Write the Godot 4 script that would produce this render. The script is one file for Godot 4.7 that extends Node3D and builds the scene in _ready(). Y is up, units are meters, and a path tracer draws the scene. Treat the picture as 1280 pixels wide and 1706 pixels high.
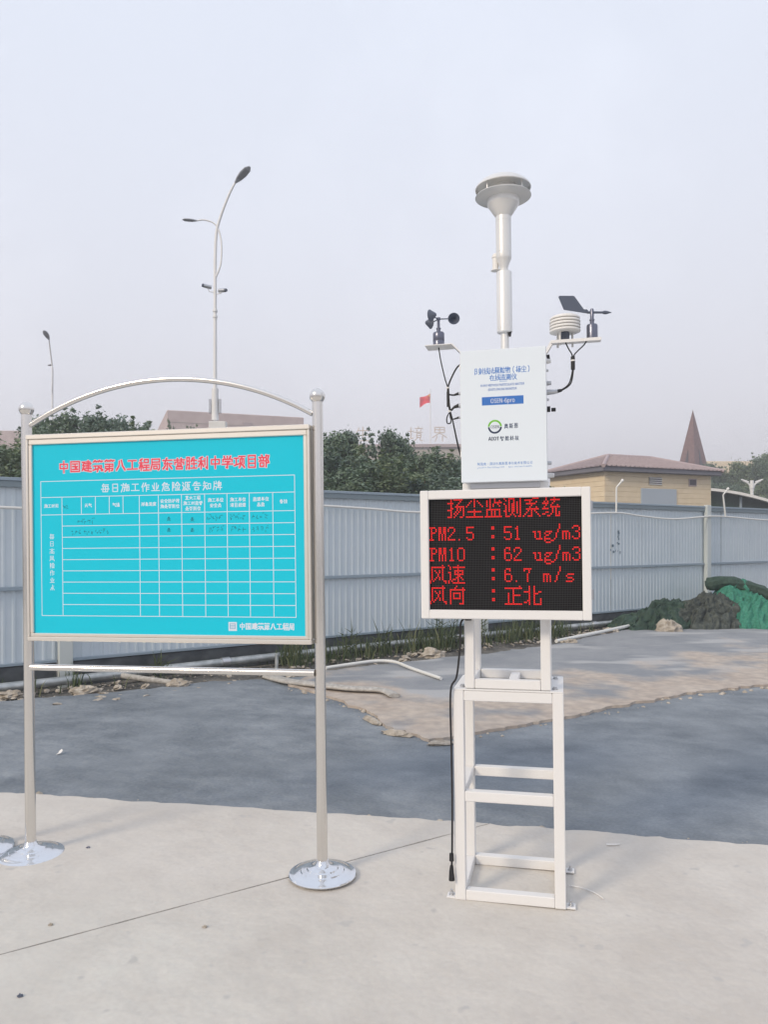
extends Node3D

# ------------------------------------------------------------------ lettering
# Strokes of the printed characters on a 16 x 16 field (x right, y down).
# "x,y x,y ..." is one pen stroke; "@c a b c d" sets another character into the box (a,b)-(c,d).
var GLYPH := {
	"口": "2,2 14,2 14,14 2,14 2,2", "日": "3,1 13,1 13,15 3,15 3,1;3,8 13,8",
	"目": "3,0 13,0 13,16 3,16 3,0;3,5 13,5;3,10.5 13,10.5", "田": "1,2 15,2 15,15 1,15 1,2;1,8 15,8;8,2 8,15",
	"工": "2,2 14,2;8,2 8,14;0,14 16,14", "禾": "12,0 4,2;1,5.5 15,5.5;8,1 8,16;8,6 1,13;8,6 15,13",
	"亻": "12,0 2,8;8,5 8,16", "氵": "3,1 10,4;1,6 8,9;2,16 11,10", "扌": "1,4 15,4;9,0 9,14 4,13;1,11 15,8",
	"纟": "9,0 3,6 12,6 2,12 13,11;1,16 14,14", "阝": "4,0 4,16;4,1 13,1 9,6 13,10 4,11",
	"⺮": "4,0 1,6;3,3 8,3;5,3 6,6;11,0 9,6;10,3 16,3;12,3 14,6", "心": "2,9 1,14;5,7 5,14 12,14 13,10;8,5 9,9;13,7 15,11",
	"页": "0,1 16,1;8,1 7,4;3,4 13,4 13,11;3,4 3,11;8,6 8,9 1,16;9,12 15,16",
	"月": "3,0 3,10 1,16;3,0 13,0 13,16 10,15;3,5 13,5;3,10 13,10", "辶": "2,1 5,4;0,7 4,7 4,12;0,15 4,12 8,15 16,16",
	"刂": "3,2 3,11;12,0 12,16 7,14", "聿": "2,2 13,2 13,8;0,5 16,5;2,8 13,8;2,11 14,11;0,14 16,14;8,0 8,16",
	"米": "3,2 5,5;13,2 11,5;0,7 16,7;8,0 8,16;8,7 1,14;8,7 15,14",
	"中": "2,4 14,4 14,10 2,10 2,4;8,0 8,16", "国": "1,1 15,1 15,15 1,15 1,1;4,4 12,4;4,8 12,8;3.5,12 12.5,12;8,4 8,12;10,9 11,11",
	"建": "1,2 5,2 2,7 5,7 1,14;2,10 6,14 16,15.5;@聿 6 0 16 13", "筑": "@⺮ 0 0 16 6;1,8 7,8;4,8 4,13;0,14 7,12;9,8 9,12 7,16;9,8 14,8 14,15 16,15 16,13;11,10 12,12",
	"第": "@⺮ 0 0 16 5;2,6 14,6 14,9;2,9 14,9;2,9 2,12;2,12 14,12 13,15 11,15;8,6 8,16;8,12 1,16", "八": "6,2 5,9 1,15;9,1 11,9 15,15",
	"程": "@禾 0 0 7 16;@口 8 0 16 6;8,9 16,9;8,12 16,12;7,16 16,16;12,9 12,16", "局": "2,1 14,1 14,5 2,5;2,1 2,9 0,16;4,8 14,8 14,14 12,16;@口 4 10 11 15",
	"东": "1,3 15,3;7,0 3,8 15,8;8,6 8,16 6,15;5,10 1,15;11,10 15,15", "营": "0,3 16,3;5,1 5,5;11,1 11,5;1,9 1,6 15,6 15,9;@口 4 8 12 11.5;@口 2 12 14 16",
	"胜": "@月 0 0 6 16;10,1 8,6;8,4 16,4;8,9 16,9;7,15 16,15;12,0 12,15", "生": "4,1 1,7;3,4 14,4;2,9 14,9;0,15 16,15;8,0 8,15",
	"利": "@禾 0 0 9 16;@刂 9 0 16 16", "学": "3,0 4,3;8,0 8,3;13,0 11,3;1,7 1,4 15,4 15,7;4,7 12,7 8,9;8,9 8,16 6,15;0,11 16,11",
	"项": "0,3 6,3;3,3 3,12;0,13 7,11;@页 7 0 16 16", "部": "4,0 5,2;0,3 9,3;2,4 3,7;7,4 6,7;0,8 9,8;@口 1 10 8 16;@阝 9 0 16 16",
	"每": "5,0 2,4;4,2 15,2;4,5 14,5 13,15 3,15 4,5;0,10 16,10;8,6 9,9;8,11 9,14", "施": "4,0 5,2;0,3 8,3;3,3 3,9 0,16;3,7 7,7 6,15 5,15;10,0 8,5;9,3 16,3;8,8 16,6 16,11;10,5 10,14 16,14 16,12;13,4 13,12",
	"作": "@亻 0 0 6 16;9,0 6,7;8,4 16,4;10,4 10,16;10,8 15,8;10,12 15,12", "业": "6,1 6,14;10,1 10,14;2,5 4,11;14,5 12,11;0,15 16,15",
	"危": "6,0 1,5;5,2 11,2 9,5;3,5 15,5;3,5 3,10 1,16;6,8 13,8 13,11 9,11;6,8 6,15 15,15 15,12", "险": "@阝 0 0 5 16;11,0 6,6;11,0 16,6;8,6 14,6;7,9 8,13;11,8 11,13;15,9 13,14;6,15 16,15",
	"源": "@氵 0 0 5 16;6,1 16,1;6,1 6,9 4,16;11,1 10,4;@日 8 4 15 10;11,10 11,16 9,15;8,12 7,15;14,12 15,15", "告": "5,1 2,5;4,3 14,3;8,0 8,7;0,7 16,7;@口 3 10 13 16",
	"知": "3,0 1,5;2,3 8,3;0,8 8,8;4,3 4,9 0,16;5,10 8,15;@口 9 3 16 15", "牌": "1,1 1,9 0,16;1,5 6,5;5,0 5,5;1,10 5,10 5,16;11,0 10,2;@田 8 2 15 8;11,8 8,12;7,12 16,12;13,8 13,16",
	"高": "8,0 8,2;0,3 16,3;@口 4 5 12 8;1,16 1,10 15,10 15,16 13,16;@口 5 12 11 15", "风": "2,1 2,9 0,16;2,1 13,1 13,10 16,16 16,13;5,4 11,13;11,4 4,13",
	"点": "8,0 8,8;8,4 14,4;@口 3 8 13 12;2,13 1,16;6,13 6,16;10,13 10,16;14,13 15,16", "时": "@日 0 2 6 14;7,4 16,4;13,0 13,15 11,15;9,7 10,10",
	"间": "2,3 2,16;3,0 4,2;5,1 15,1 15,15 13,15;@日 5 5 11 13", "天": "2,2 14,2;1,8 15,8;8,2 8,8 1,16;8,8 15,16", "气": "4,0 1,5;4,3 15,3;4,6 13,6;1,9 12,9 13,14 16,16 16,13",
	"温": "@氵 0 0 5 16;@日 7 0 15 7;7,15 7,9 15,9 15,15;10,9 10,15;12.5,9 12.5,15;5,15.5 16,15.5", "形": "0,2 9,2;0,8 9,8;3,2 3,9 0,16;7,2 7,16;15,0 10,5;15,5 10,10;16,10 9,16",
	"象": "6,0 2,4;5,2 11,2 9,4;@口 3 4 13 7;8,7 1,10;8,7 11,11 10,16 8,15;9,9 2,13;10,12 2,16;14,8 11,11;10,11 15,15", "进": "@辶 0 0 16 16;6,4 15,4;5,9 16,9;8,1 8,9 6,13;12,1 12,13",
	"度": "8,0 9,2;1,2 16,2;1,2 1,9 0,16;3,5 15,5;6,3 6,8 12,8;12,3 12,8;4,10 13,10 3,16;5,11 15,16", "安": "8,0 8,2;1,5 1,3 15,3 15,5;0,9 16,9;7,5 4,11 14,16;11,9 2,16",
	"全": "8,0 0,7;8,0 16,7;4,7 12,7;4,11 12,11;1,15.5 15,15.5;8,7 8,15.5", "防": "@阝 0 0 5 16;10,0 11,3;6,4 16,4;10,4 9,10 6,16;10,8 15,8 14,15 12,15",
	"护": "@扌 0 0 6 16;11,0 12,3;8,4 15,4 15,8 8,8;8,4 8,10 6,16", "措": "@扌 0 0 6 16;7,3 16,3;6,6 16,6;9,0 9,6;13,0 13,6;@日 8 8 15 16",
	"是": "@日 3 0 13 6;0,8 16,8;8,8 8,15;8,11 14,11;4,10 1,16;3,13 8,15 16,16", "否": "0,1 16,1;8,1 0,8;8,3 8,9;9,4 15,7;@口 3 10 13 16",
	"到": "0,1 9,1;4,1 1,6 8,6;6,4 8,7;0,10 9,10;4,7 4,14;0,15 9,14;@刂 9 0 16 16", "位": "@亻 0 0 6 16;11,0 12,3;6,4 16,4;8,6 9,13;14,6 12,14;6,15 16,15",
	"重": "12,0 3,1;0,3 16,3;@日 3 5 13 10;2,13 14,13;0,16 16,16;8,1 8,16", "大": "0,6 16,6;8,0 8,6 1,16;8,6 15,16",
	"监": "2,1 2,7;6,0 6,8;10,0 8,5;9,3 16,3;11,5 13,7;2,15 2,9 14,9 14,15;6,9 6,15;10,9 10,15;0,15.5 16,15.5", "督": "4,0 4,5;4,2 8,2;0,4 8,4;2,5 0,8;6,5 7,8;9,1 15,1 9,8;10,2 16,8;@目 3 9 13 16",
	"单": "4,0 5,3;12,0 11,3;@田 3 3 13 10;0,12 16,12;8,3 8,16", "员": "@口 4 0 12 5;2,14 2,7 14,7 14,14;8,9 7,12 1,16;9,13 15,16",
	"经": "@纟 0 0 6 16;7,1 15,1 6,8;10,4 16,8;8,10 15,10;11,10 11,15;7,15 16,15", "理": "0,2 6,2;0,7 6,7;3,2 3,13;0,14 6,12;@田 8 0 15 8;11.5,8 11.5,15;8,11 15,11;6,15 16,15",
	"总": "4,0 6,3;12,0 10,3;@口 3 3 13 8;2,10 1,15;5,9 5,15 12,15 13,12;8,9 9,12;14,9 16,14", "备": "6,0 1,6;5,2 13,2 1,9;4,3 15,9;@田 3 9 13 16",
	"注": "@氵 0 0 5 16;10,0 11,3;6,4 16,4;7,9 15,9;5,15 16,15;11,4 11,15", "射": "4,0 3,2;1,2 7,2 7,15 5,15;1,2 1,9;1,5 7,5;1,8 7,8;0,11 7,10 0,16;8,5 16,5;14,0 14,15 12,15;10,8 11,11",
	"线": "@纟 0 0 6 16;7,5 15,4;6,9 16,8;10,0 11,10 16,16 16,13;13,0 15,2;15,9 7,16", "法": "@氵 0 0 5 16;7,4 15,4;5,8 16,8;11,0 11,8;10,8 7,14 15,14;13,11 16,16",
	"颗": "@日 1 0 7 6;0,8 8,8;4,6 4,16;4,9 0,14;4,9 8,13;@页 8 0 16 16", "粒": "@米 0 0 8 16;12,0 12,3;8,4 16,4;9,6 10,13;15,6 13,14;8,15 16,15",
	"物": "2,1 1,6;0,5 7,5;4,0 4,16;0,11 7,9;10,0 7,6;9,3 16,3 15,15 12,15;11,3 7,10;14,3 8,15", "扬": "@扌 0 0 6 16;7,1 14,1 8,7 15,7 14,15 11,15;11,7 6,13;14,7 8,16",
	"尘": "8,0 8,6;4,2 1,7;12,2 15,7;2,10 14,10;0,15.5 16,15.5;8,7 8,15", "在": "1,4 15,4;7,0 5,5 0,11;4,8 4,16;7,9 15,9;6,15.5 16,15.5;11,6 11,15",
	"测": "@氵 0 0 4 16;5,1 10,1 10,11;5,1 5,11;7.5,3 7.5,9 4,16;8,11 11,16;12,2 12,12;15,0 15,16 13,15", "仪": "@亻 0 0 6 16;10,0 11,4;15,3 12,10 6,16;7,4 10,10 16,16",
	"奥": "8,0 7,2;2,11 2,2 14,2 14,11;5,4 6,5;11,4 10,5;4,6 12,6;8,3 8,9;7,6 5,9;9,6 11,9;0,12 16,12;8,10 7,12 1,16;9,12 15,16",
	"斯": "0,3 9,3;2,0 2,11;7,0 7,11;2,6 7,6;2,8.5 7,8.5;0,11 9,11;3,12 0,16;6,12 8,15;15,0 11,2;11,2 11,9 9,16;11,7 16,7;14,7 14,16",
	"恩": "2,0 14,0 14,9 2,9 2,0;4,3 12,3;8,1 8,4 4,8;8,4 12,8;@心 0 6 16 17", "智": "3,0 1,4;2,2 8,2;0,5 9,5;5,2 4,6 0,9;5,6 8,8;@口 10 1 16 7;@日 4 10 13 16",
	"能": "4,0 1,4 7,4;6,2 8,5;1,16 1,6 7,6 7,15 5,15;1,9 7,9;1,12 7,12;10,0 10,6 16,6 16,4;15,1 10,4;10,8 10,15 16,15 16,12;15,9 10,12",
	"科": "@禾 0 0 8 16;10,2 12,4;9,6 12,8;8,12 16,10;14,0 14,16", "技": "@扌 0 0 6 16;7,4 16,4;11,0 11,8;7,8 15,8 6,16;8,9 16,16",
	"制": "2,1 1,4;1,3 9,3;0,6 10,6;5,0 5,16;1,13 1,9 9,9 9,13 8,13;@刂 10 0 16 16", "造": "@辶 0 0 16 16;8,0 6,4;7,2 15,2;11,0 11,6;5,6 16,6;@口 7 8 15 13",
	"商": "8,0 8,2;0,3 16,3;5,3 6,6;11,3 10,6;1,16 1,6 15,6 15,16 13,16;7,8 4,10;9,8 12,10;@口 5 11 11 15", "深": "@氵 0 0 5 16;6,4 6,1 16,1 16,4;9,3 7,7;12,3 15,7;6,9 16,9;11,6 11,16;11,9 6,15;11,9 16,15",
	"圳": "0,5 6,5;3,1 3,13;0,14 7,12;9,1 9,9 7,16;12,2 12,13;15,1 15,16", "市": "8,0 8,2;0,4 16,4;3,14 3,7 13,7 13,13 11,13;8,4 8,16",
	"净": "2,2 4,5;0,14 5,8;9,0 6,4;8,2 13,2 11,4;7,5 15,5 15,12;5,8.5 16,8.5;7,12 15,12;11,5 11,16 9,15", "化": "@亻 0 0 6 16;15,4 8,10;9,0 9,14 16,14 16,11",
	"术": "0,4 16,4;8,0 8,16;8,4 1,13;8,4 15,13;11,0 13,2", "有": "0,3 16,3;7,0 5,5 0,10;@月 4 6 13 16",
	"限": "@阝 0 0 6 16;8,0 15,0 15,7 8,7;8,3.5 15,3.5;8,0 8,15 11,13;11,7 16,15;16,9 12,11", "公": "6,1 1,8;10,1 15,8;7,7 3,14 13,14;11,10 14,16",
	"司": "2,1 14,1 14,15 11,15;2,5 11,5;@口 2 8 10 14", "境": "0,5 6,5;3,1 3,13;0,14 6,12;11,0 11,2;7,2 16,2;9,3 10,5;14,3 13,5;6,6 16,6;@日 8 7 15 12;10,12 6,16;13,12 13,15 16,15",
	"界": "@田 2 0 14 7;8,7 0,12;8,7 16,12;5,10 5,12 3,16;11,10 11,16", "β": "4,16 4,3 6,1 10,1 11,3 10,6 7,7 11,8 12,11 10,14 6,14 4,12",
	"（": "11,0 8,5 8,11 11,16", "）": "5,0 8,5 8,11 5,16", "：": "8,5 8,6;8,11 8,12",
}
# The lit lamps of the LED panel, read off row by row.
var LED := {
	"扬": ["..#.######.", "..#.....#..", "####...#...", "..#...#....", "..#..######", "..##..#.#.#", "###...#.#.#", "..#..#.#..#", "..#.#.#...#", "..#..#....#", "###.#...##."],
	"尘": [".....#.....", "...#.#.#...", "..#..#..#..", ".#...#...#.", "#....#....#", "...........", ".....#.....", ".#########.", ".....#.....", ".....#.....", "###########"],
	"监": ["...#..#....", ".#.#..#..#.", ".#.#..#####", ".#.#.#..#..", ".#.#.#...#.", "...#.......", ".#########.", ".#..#.#..#.", ".#..#.#..#.", ".#..#.#..#.", "###########"],
	"测": ["#..####...#", ".#.#..#...#", "...#..#.#.#", "#..#.##.#.#", ".#.#.##.#.#", ".#.#.##.#.#", ".#.#.##.#.#", "##.#.##.#.#", ".#...#..#.#", ".#..#.#...#", ".###...#.##"],
	"系": ["......####.", ".#####.....", "....#...#..", "..######...", ".....#.....", "....#...#..", "..########.", "...#.#.#...", "..#..#..#..", ".#...#...#.", "#..###....#"],
	"统": ["..#....#...", "..#..######", ".#.#...#...", "####..#....", "..#..#...#.", ".#...######", "####..#.#..", "......#.#..", "..##..#.#.#", "##...#..#.#", "...##...###"],
	"风": ["........#..", ".#########.", ".#......#..", ".#.#..#.#..", ".#..#.#.#..", ".#...#..#..", ".#...#..#..", ".#..#.#.#..", ".#.#..#.#..", "#.#......##", "#.........#"],
	"速": ["#.....#....", ".#.########", ".#....#....", "....######.", "##..#.#..#.", ".#..######.", ".#....##...", ".#...##.#..", ".#.##.#..#.", "#.#...#....", "#..########"],
	"向": [".....#.....", "....#....#.", ".##########", ".#.......#.", ".#.#####.#.", ".#.#...#.#.", ".#.#...#.#.", ".#.#####.#.", ".#.......#.", ".#.......#.", ".#.....###."],
	"正": [".........#.", "###########", ".....#.....", ".....#.....", "..#..#.....", "..#..#####.", "..#..#.....", "..#..#.....", "..#..#.....", "..#..#.....", "###########"],
	"北": ["...#..#....", "...#..#....", "...#..#....", "####..#..##", "...#..###..", "...#..#....", "...#..#....", "...#..#...#", "..##..#...#", "##.#..#...#", "...#..#####"],
	"P": ["####.", ".#..#", ".#..#", ".###.", ".#...", ".#...", ".#...", "###.."], "M": ["##.##", "##.##", "##.##", "##.##", "#.#.#", "#.#.#", "#.#.#", "#.#.#"],
	"1": ["..#..", ".##..", "..#..", "..#..", "..#..", "..#..", "..#..", ".###."], "2": [".###.", "#...#", "#...#", "...#.", "..#..", ".#...", "#....", "#####"],
	"3": [".###.", "#...#", "....#", "..##.", "....#", "....#", "#...#", ".###."], "5": ["#####", "#....", "#....", "####.", "....#", "....#", "#...#", ".###."],
	"6": [".###.", "#..#.", "#....", "####.", "#...#", "#...#", "#...#", ".###."], "7": ["#####", "#..#.", "...#.", "..#..", "..#..", "..#..", "..#..", "..#.."],
	"0": [".###.", "#...#", "#...#", "#...#", "#...#", "#...#", "#...#", ".###."], ".": ["", "", "", "", "", "", "", ".#..."],
	":": ["....##", "....##", "", "", "", "....##", "....##"], "u": ["", "", "", "##.##", ".#..#", ".#..#", ".#..#", "..####"],
	"g": ["", "", "", "..####", ".#..#.", "..##..", ".#....", ".####.", ".#...##", "..###."], "/": ["...#", "...#", "...#", "..#.", "..#.", ".#..", ".#..", ".#..", "#..."],
	"m": ["", "", "", "####.", "#.#.#", "#.#.#", "#.#.#", "#.#.#"], "s": ["", "", "", ".####", "#....", ".###.", "....#", "####."],
}

var M := {}
var rng := RandomNumberGenerator.new()
var used := {}

# ------------------------------------------------------------------ node helpers
func numbered(called: String) -> String:
	var n: int = used.get(called, -1) + 1
	used[called] = n
	return called if n == 0 else "%s_%03d" % [called, n]

func tag(o: Node, label: String, category: String, group := "") -> Node:
	o.set_meta("label", label)
	o.set_meta("category", category)
	if group != "":
		o.set_meta("group", group)
	return o

func thing(called: String, label: String, category: String, at := Vector3.ZERO, turn := 0.0, group := "") -> Node3D:
	var o := Node3D.new()
	o.name = numbered(called)
	add_child(o)
	o.position = at
	o.rotation.y = turn
	tag(o, label, category, group)
	return o

func mesh_of(st: SurfaceTool) -> ArrayMesh:
	return st.commit()

func put(called: String, mesh: Mesh, m: Material, parent: Node = null, at := Vector3.ZERO) -> MeshInstance3D:
	var o := MeshInstance3D.new()
	o.name = called if parent != null else numbered(called)
	o.mesh = mesh
	o.material_override = m
	o.position = at
	o.cast_shadow = GeometryInstance3D.SHADOW_CASTING_SETTING_ON
	if parent == null:
		add_child(o)
	else:
		parent.add_child(o, true)
	return o

func ground_piece(called: String, mesh: Mesh, m: Material) -> MeshInstance3D:
	var o := put(called, mesh, m)
	o.set_meta("kind", "structure")
	return o

# ------------------------------------------------------------------ mesh helpers
func begin() -> SurfaceTool:
	var st := SurfaceTool.new()
	st.begin(Mesh.PRIMITIVE_TRIANGLES)
	return st

func tri3(st: SurfaceTool, a: Vector3, b: Vector3, c: Vector3, na: Vector3, nb: Vector3, nc: Vector3) -> void:
	if (c - a).cross(b - a).dot(na + nb + nc) < 0.0:
		st.set_normal(na); st.add_vertex(a)
		st.set_normal(nc); st.add_vertex(c)
		st.set_normal(nb); st.add_vertex(b)
	else:
		st.set_normal(na); st.add_vertex(a)
		st.set_normal(nb); st.add_vertex(b)
		st.set_normal(nc); st.add_vertex(c)

func tri(st: SurfaceTool, a: Vector3, b: Vector3, c: Vector3, hint: Vector3) -> void:
	var n := (c - a).cross(b - a).normalized()
	if n.dot(hint) < 0.0:
		n = -n
	tri3(st, a, b, c, n, n, n)

func quad(st: SurfaceTool, a: Vector3, b: Vector3, c: Vector3, d: Vector3, hint: Vector3) -> void:
	tri(st, a, b, c, hint)
	tri(st, a, c, d, hint)

func add_box(st: SurfaceTool, lo: Vector3, hi: Vector3, bevel := 0.0, xf := Transform3D.IDENTITY) -> void:
	var b := minf(bevel, 0.45 * minf(hi.x - lo.x, minf(hi.y - lo.y, hi.z - lo.z)))
	var c := (lo + hi) * 0.5
	var h := (hi - lo) * 0.5
	var axes := [Vector3.RIGHT, Vector3.UP, Vector3.BACK]
	for i in 3:
		var u: Vector3 = axes[(i + 1) % 3]
		var v: Vector3 = axes[(i + 2) % 3]
		var hu := absf(u.dot(h)) - b
		var hv := absf(v.dot(h)) - b
		for s in [-1.0, 1.0]:
			var n: Vector3 = axes[i] * s
			var o: Vector3 = c + n * absf(n.dot(h))
			quad(st, xf * (o - u * hu - v * hv), xf * (o + u * hu - v * hv), xf * (o + u * hu + v * hv), xf * (o - u * hu + v * hv), xf.basis * n)
			if b > 0.0:
				for t in [-1.0, 1.0]:
					var e: Vector3 = u * t   # the edge between n and e, along v
					var p1: Vector3 = o + e * hu
					var p2: Vector3 = c + e * absf(u.dot(h)) + n * (absf(n.dot(h)) - b)
					quad(st, xf * (p1 - v * hv), xf * (p1 + v * hv), xf * (p2 + v * hv), xf * (p2 - v * hv), xf.basis * (n + e))
	if b > 0.0:
		for sx in [-1.0, 1.0]:
			for sy in [-1.0, 1.0]:
				for sz in [-1.0, 1.0]:
					var s3 := Vector3(sx, sy, sz)
					tri(st, xf * (c + s3 * Vector3(h.x, h.y - b, h.z - b)), xf * (c + s3 * Vector3(h.x - b, h.y, h.z - b)), xf * (c + s3 * Vector3(h.x - b, h.y - b, h.z)), xf.basis * s3)

func box_mesh(size: Vector3, bevel := 0.0) -> ArrayMesh:
	var st := begin()
	add_box(st, Vector3(-size.x / 2, 0, -size.z / 2), Vector3(size.x / 2, size.y, size.z / 2), bevel)
	return st.commit()

func add_tube(st: SurfaceTool, pts: Array, r0: float, r1: float, sides := 12, cap := true, squash := 1.0) -> void:
	var n := pts.size()
	var rings := []
	var norms := []
	var up := Vector3.UP
	var d0: Vector3 = (pts[1] - pts[0]).normalized()
	if absf(d0.dot(up)) > 0.9:
		up = Vector3.BACK
	var side := d0.cross(up).normalized()
	for i in n:
		var d: Vector3 = (pts[mini(i + 1, n - 1)] - pts[maxi(i - 1, 0)]).normalized()
		side = (side - d * side.dot(d)).normalized()
		var top := side.cross(d).normalized()
		var r := lerpf(r0, r1, float(i) / (n - 1))
		var ring := []
		var nr := []
		for k in sides:
			var a := TAU * k / sides
			nr.append((side * cos(a) + top * sin(a) / squash).normalized())
			ring.append(pts[i] + side * cos(a) * r + top * sin(a) * r * squash)
		rings.append(ring)
		norms.append(nr)
	for i in n - 1:
		for k in sides:
			var j := (k + 1) % sides
			tri3(st, rings[i][k], rings[i][j], rings[i + 1][j], norms[i][k], norms[i][j], norms[i + 1][j])
			tri3(st, rings[i][k], rings[i + 1][j], rings[i + 1][k], norms[i][k], norms[i + 1][j], norms[i + 1][k])
	if cap:
		for e in [0, n - 1]:
			var out: Vector3 = (pts[0] - pts[1]) if e == 0 else (pts[n - 1] - pts[n - 2])
			for k in range(1, sides - 1):
				tri(st, rings[e][0], rings[e][k], rings[e][k + 1], out)

func add_lathe(st: SurfaceTool, prof: Array, segs := 32, at := Vector3.ZERO, crease := 35.0) -> void:
	# prof: Vector2(radius, height) from bottom to top, outside surface
	var n := prof.size()
	var sn := []
	for i in n - 1:
		var d: Vector2 = prof[i + 1] - prof[i]
		sn.append(Vector2(d.y, -d.x).normalized())
	for i in n - 1:
		var n0: Vector2 = sn[i]
		var n1: Vector2 = sn[i]
		if i > 0 and rad_to_deg(absf(sn[i].angle_to(sn[i - 1]))) < crease:
			n0 = (sn[i] + sn[i - 1]).normalized()
		if i < n - 2 and rad_to_deg(absf(sn[i].angle_to(sn[i + 1]))) < crease:
			n1 = (sn[i] + sn[i + 1]).normalized()
		var p: Vector2 = prof[i]
		var q: Vector2 = prof[i + 1]
		for k in segs:
			var a := TAU * k / segs
			var b := TAU * (k + 1) / segs
			var ca := Vector3(cos(a), 0, sin(a))
			var cb := Vector3(cos(b), 0, sin(b))
			var up := Vector3.UP
			if p.x > 1e-5:
				tri3(st, at + ca * p.x + up * p.y, at + cb * p.x + up * p.y, at + cb * q.x + up * q.y, ca * n0.x + up * n0.y, cb * n0.x + up * n0.y, cb * n1.x + up * n1.y)
			if q.x > 1e-5:
				tri3(st, at + ca * p.x + up * p.y, at + cb * q.x + up * q.y, at + ca * q.x + up * q.y, ca * n0.x + up * n0.y, cb * n1.x + up * n1.y, ca * n1.x + up * n1.y)

func lathe(prof: Array, segs := 32) -> ArrayMesh:
	var st := begin()
	add_lathe(st, prof, segs)
	return st.commit()

func tube(pts: Array, r0: float, r1 := -1.0, sides := 12, squash := 1.0) -> ArrayMesh:
	var st := begin()
	add_tube(st, pts, r0, r0 if r1 < 0 else r1, sides, true, squash)
	return st.commit()

func smooth_path(pts: Array, step := 6) -> Array:
	var out := []
	for i in pts.size() - 1:
		var p0: Vector3 = pts[maxi(i - 1, 0)]
		var p1: Vector3 = pts[i]
		var p2: Vector3 = pts[i + 1]
		var p3: Vector3 = pts[mini(i + 2, pts.size() - 1)]
		for k in step:
			out.append(p1.cubic_interpolate(p2, p0, p3, float(k) / step))
	out.append(pts[-1])
	return out

func add_prism(st: SurfaceTool, poly: PackedVector2Array, z0: float, z1: float, xf := Transform3D.IDENTITY) -> void:
	var idx := Geometry2D.triangulate_polygon(poly)
	for i in range(0, idx.size(), 3):
		var a := poly[idx[i]]
		var b := poly[idx[i + 1]]
		var c := poly[idx[i + 2]]
		for e in [[z0, -1.0], [z1, 1.0]]:
			tri(st, xf * Vector3(a.x, a.y, e[0]), xf * Vector3(b.x, b.y, e[0]), xf * Vector3(c.x, c.y, e[0]), xf.basis * Vector3(0, 0, e[1]))
	var turn := 1.0 if Geometry2D.is_polygon_clockwise(poly) else -1.0
	for i in poly.size():
		var a := poly[i]
		var b := poly[(i + 1) % poly.size()]
		var d := b - a
		var nn := Vector3(-d.y, d.x, 0) * turn
		quad(st, xf * Vector3(a.x, a.y, z0), xf * Vector3(b.x, b.y, z0), xf * Vector3(b.x, b.y, z1), xf * Vector3(a.x, a.y, z1), xf.basis * nn)

# a flat slab on the ground: outline in (x, z)
func slab_mesh(poly: PackedVector2Array, top: float, bottom: float, uv := Rect2()) -> ArrayMesh:
	var st := begin()
	var put_uv := func(p: Vector2):
		if uv.size.x > 0.0:
			st.set_uv((p - uv.position) / uv.size)
	var idx := Geometry2D.triangulate_polygon(poly)
	for i in range(0, idx.size(), 3):
		var t := [poly[idx[i]], poly[idx[i + 1]], poly[idx[i + 2]]]
		var a := Vector3(t[0].x, top, t[0].y)
		var b := Vector3(t[1].x, top, t[1].y)
		var c := Vector3(t[2].x, top, t[2].y)
		var flip: bool = (c - a).cross(b - a).y < 0.0
		for k in ([0, 2, 1] if flip else [0, 1, 2]):
			st.set_normal(Vector3.UP)
			put_uv.call(t[k])
			st.add_vertex(Vector3(t[k].x, top, t[k].y))
	var turn := 1.0 if Geometry2D.is_polygon_clockwise(poly) else -1.0
	for i in poly.size():
		var a := poly[i]
		var b := poly[(i + 1) % poly.size()]
		var d := b - a
		var nn := (Vector3(-d.y, 0, d.x) * turn).normalized()
		var v := [Vector3(a.x, top, a.y), Vector3(b.x, top, b.y), Vector3(b.x, bottom, b.y), Vector3(a.x, bottom, a.y)]
		for f in [[0, 1, 2], [0, 2, 3]]:
			var flip: bool = (v[f[2]] - v[f[0]]).cross(v[f[1]] - v[f[0]]).dot(nn) < 0.0
			for k in ([f[0], f[2], f[1]] if flip else f):
				st.set_normal(nn)
				put_uv.call(Vector2(v[k].x, v[k].z))
				st.add_vertex(v[k])
	return st.commit()

# a broken, crumbling edge between the given points
func ragged(pts: Array, step: float, amp: float, noise_seed: int) -> PackedVector2Array:
	var n := FastNoiseLite.new()
	n.seed = noise_seed
	n.frequency = 1.3
	n.fractal_octaves = 4
	var out := PackedVector2Array()
	for i in pts.size() - 1:
		var a: Vector2 = pts[i]
		var b: Vector2 = pts[i + 1]
		var k := maxi(1, int(a.distance_to(b) / step))
		var across := (b - a).normalized().orthogonal()
		for j in k:
			var p := a.lerp(b, float(j) / k)
			out.append(p + across * n.get_noise_2d(p.x * 3.0, p.y * 3.0) * amp)
	out.append(pts[-1])
	return out

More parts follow.
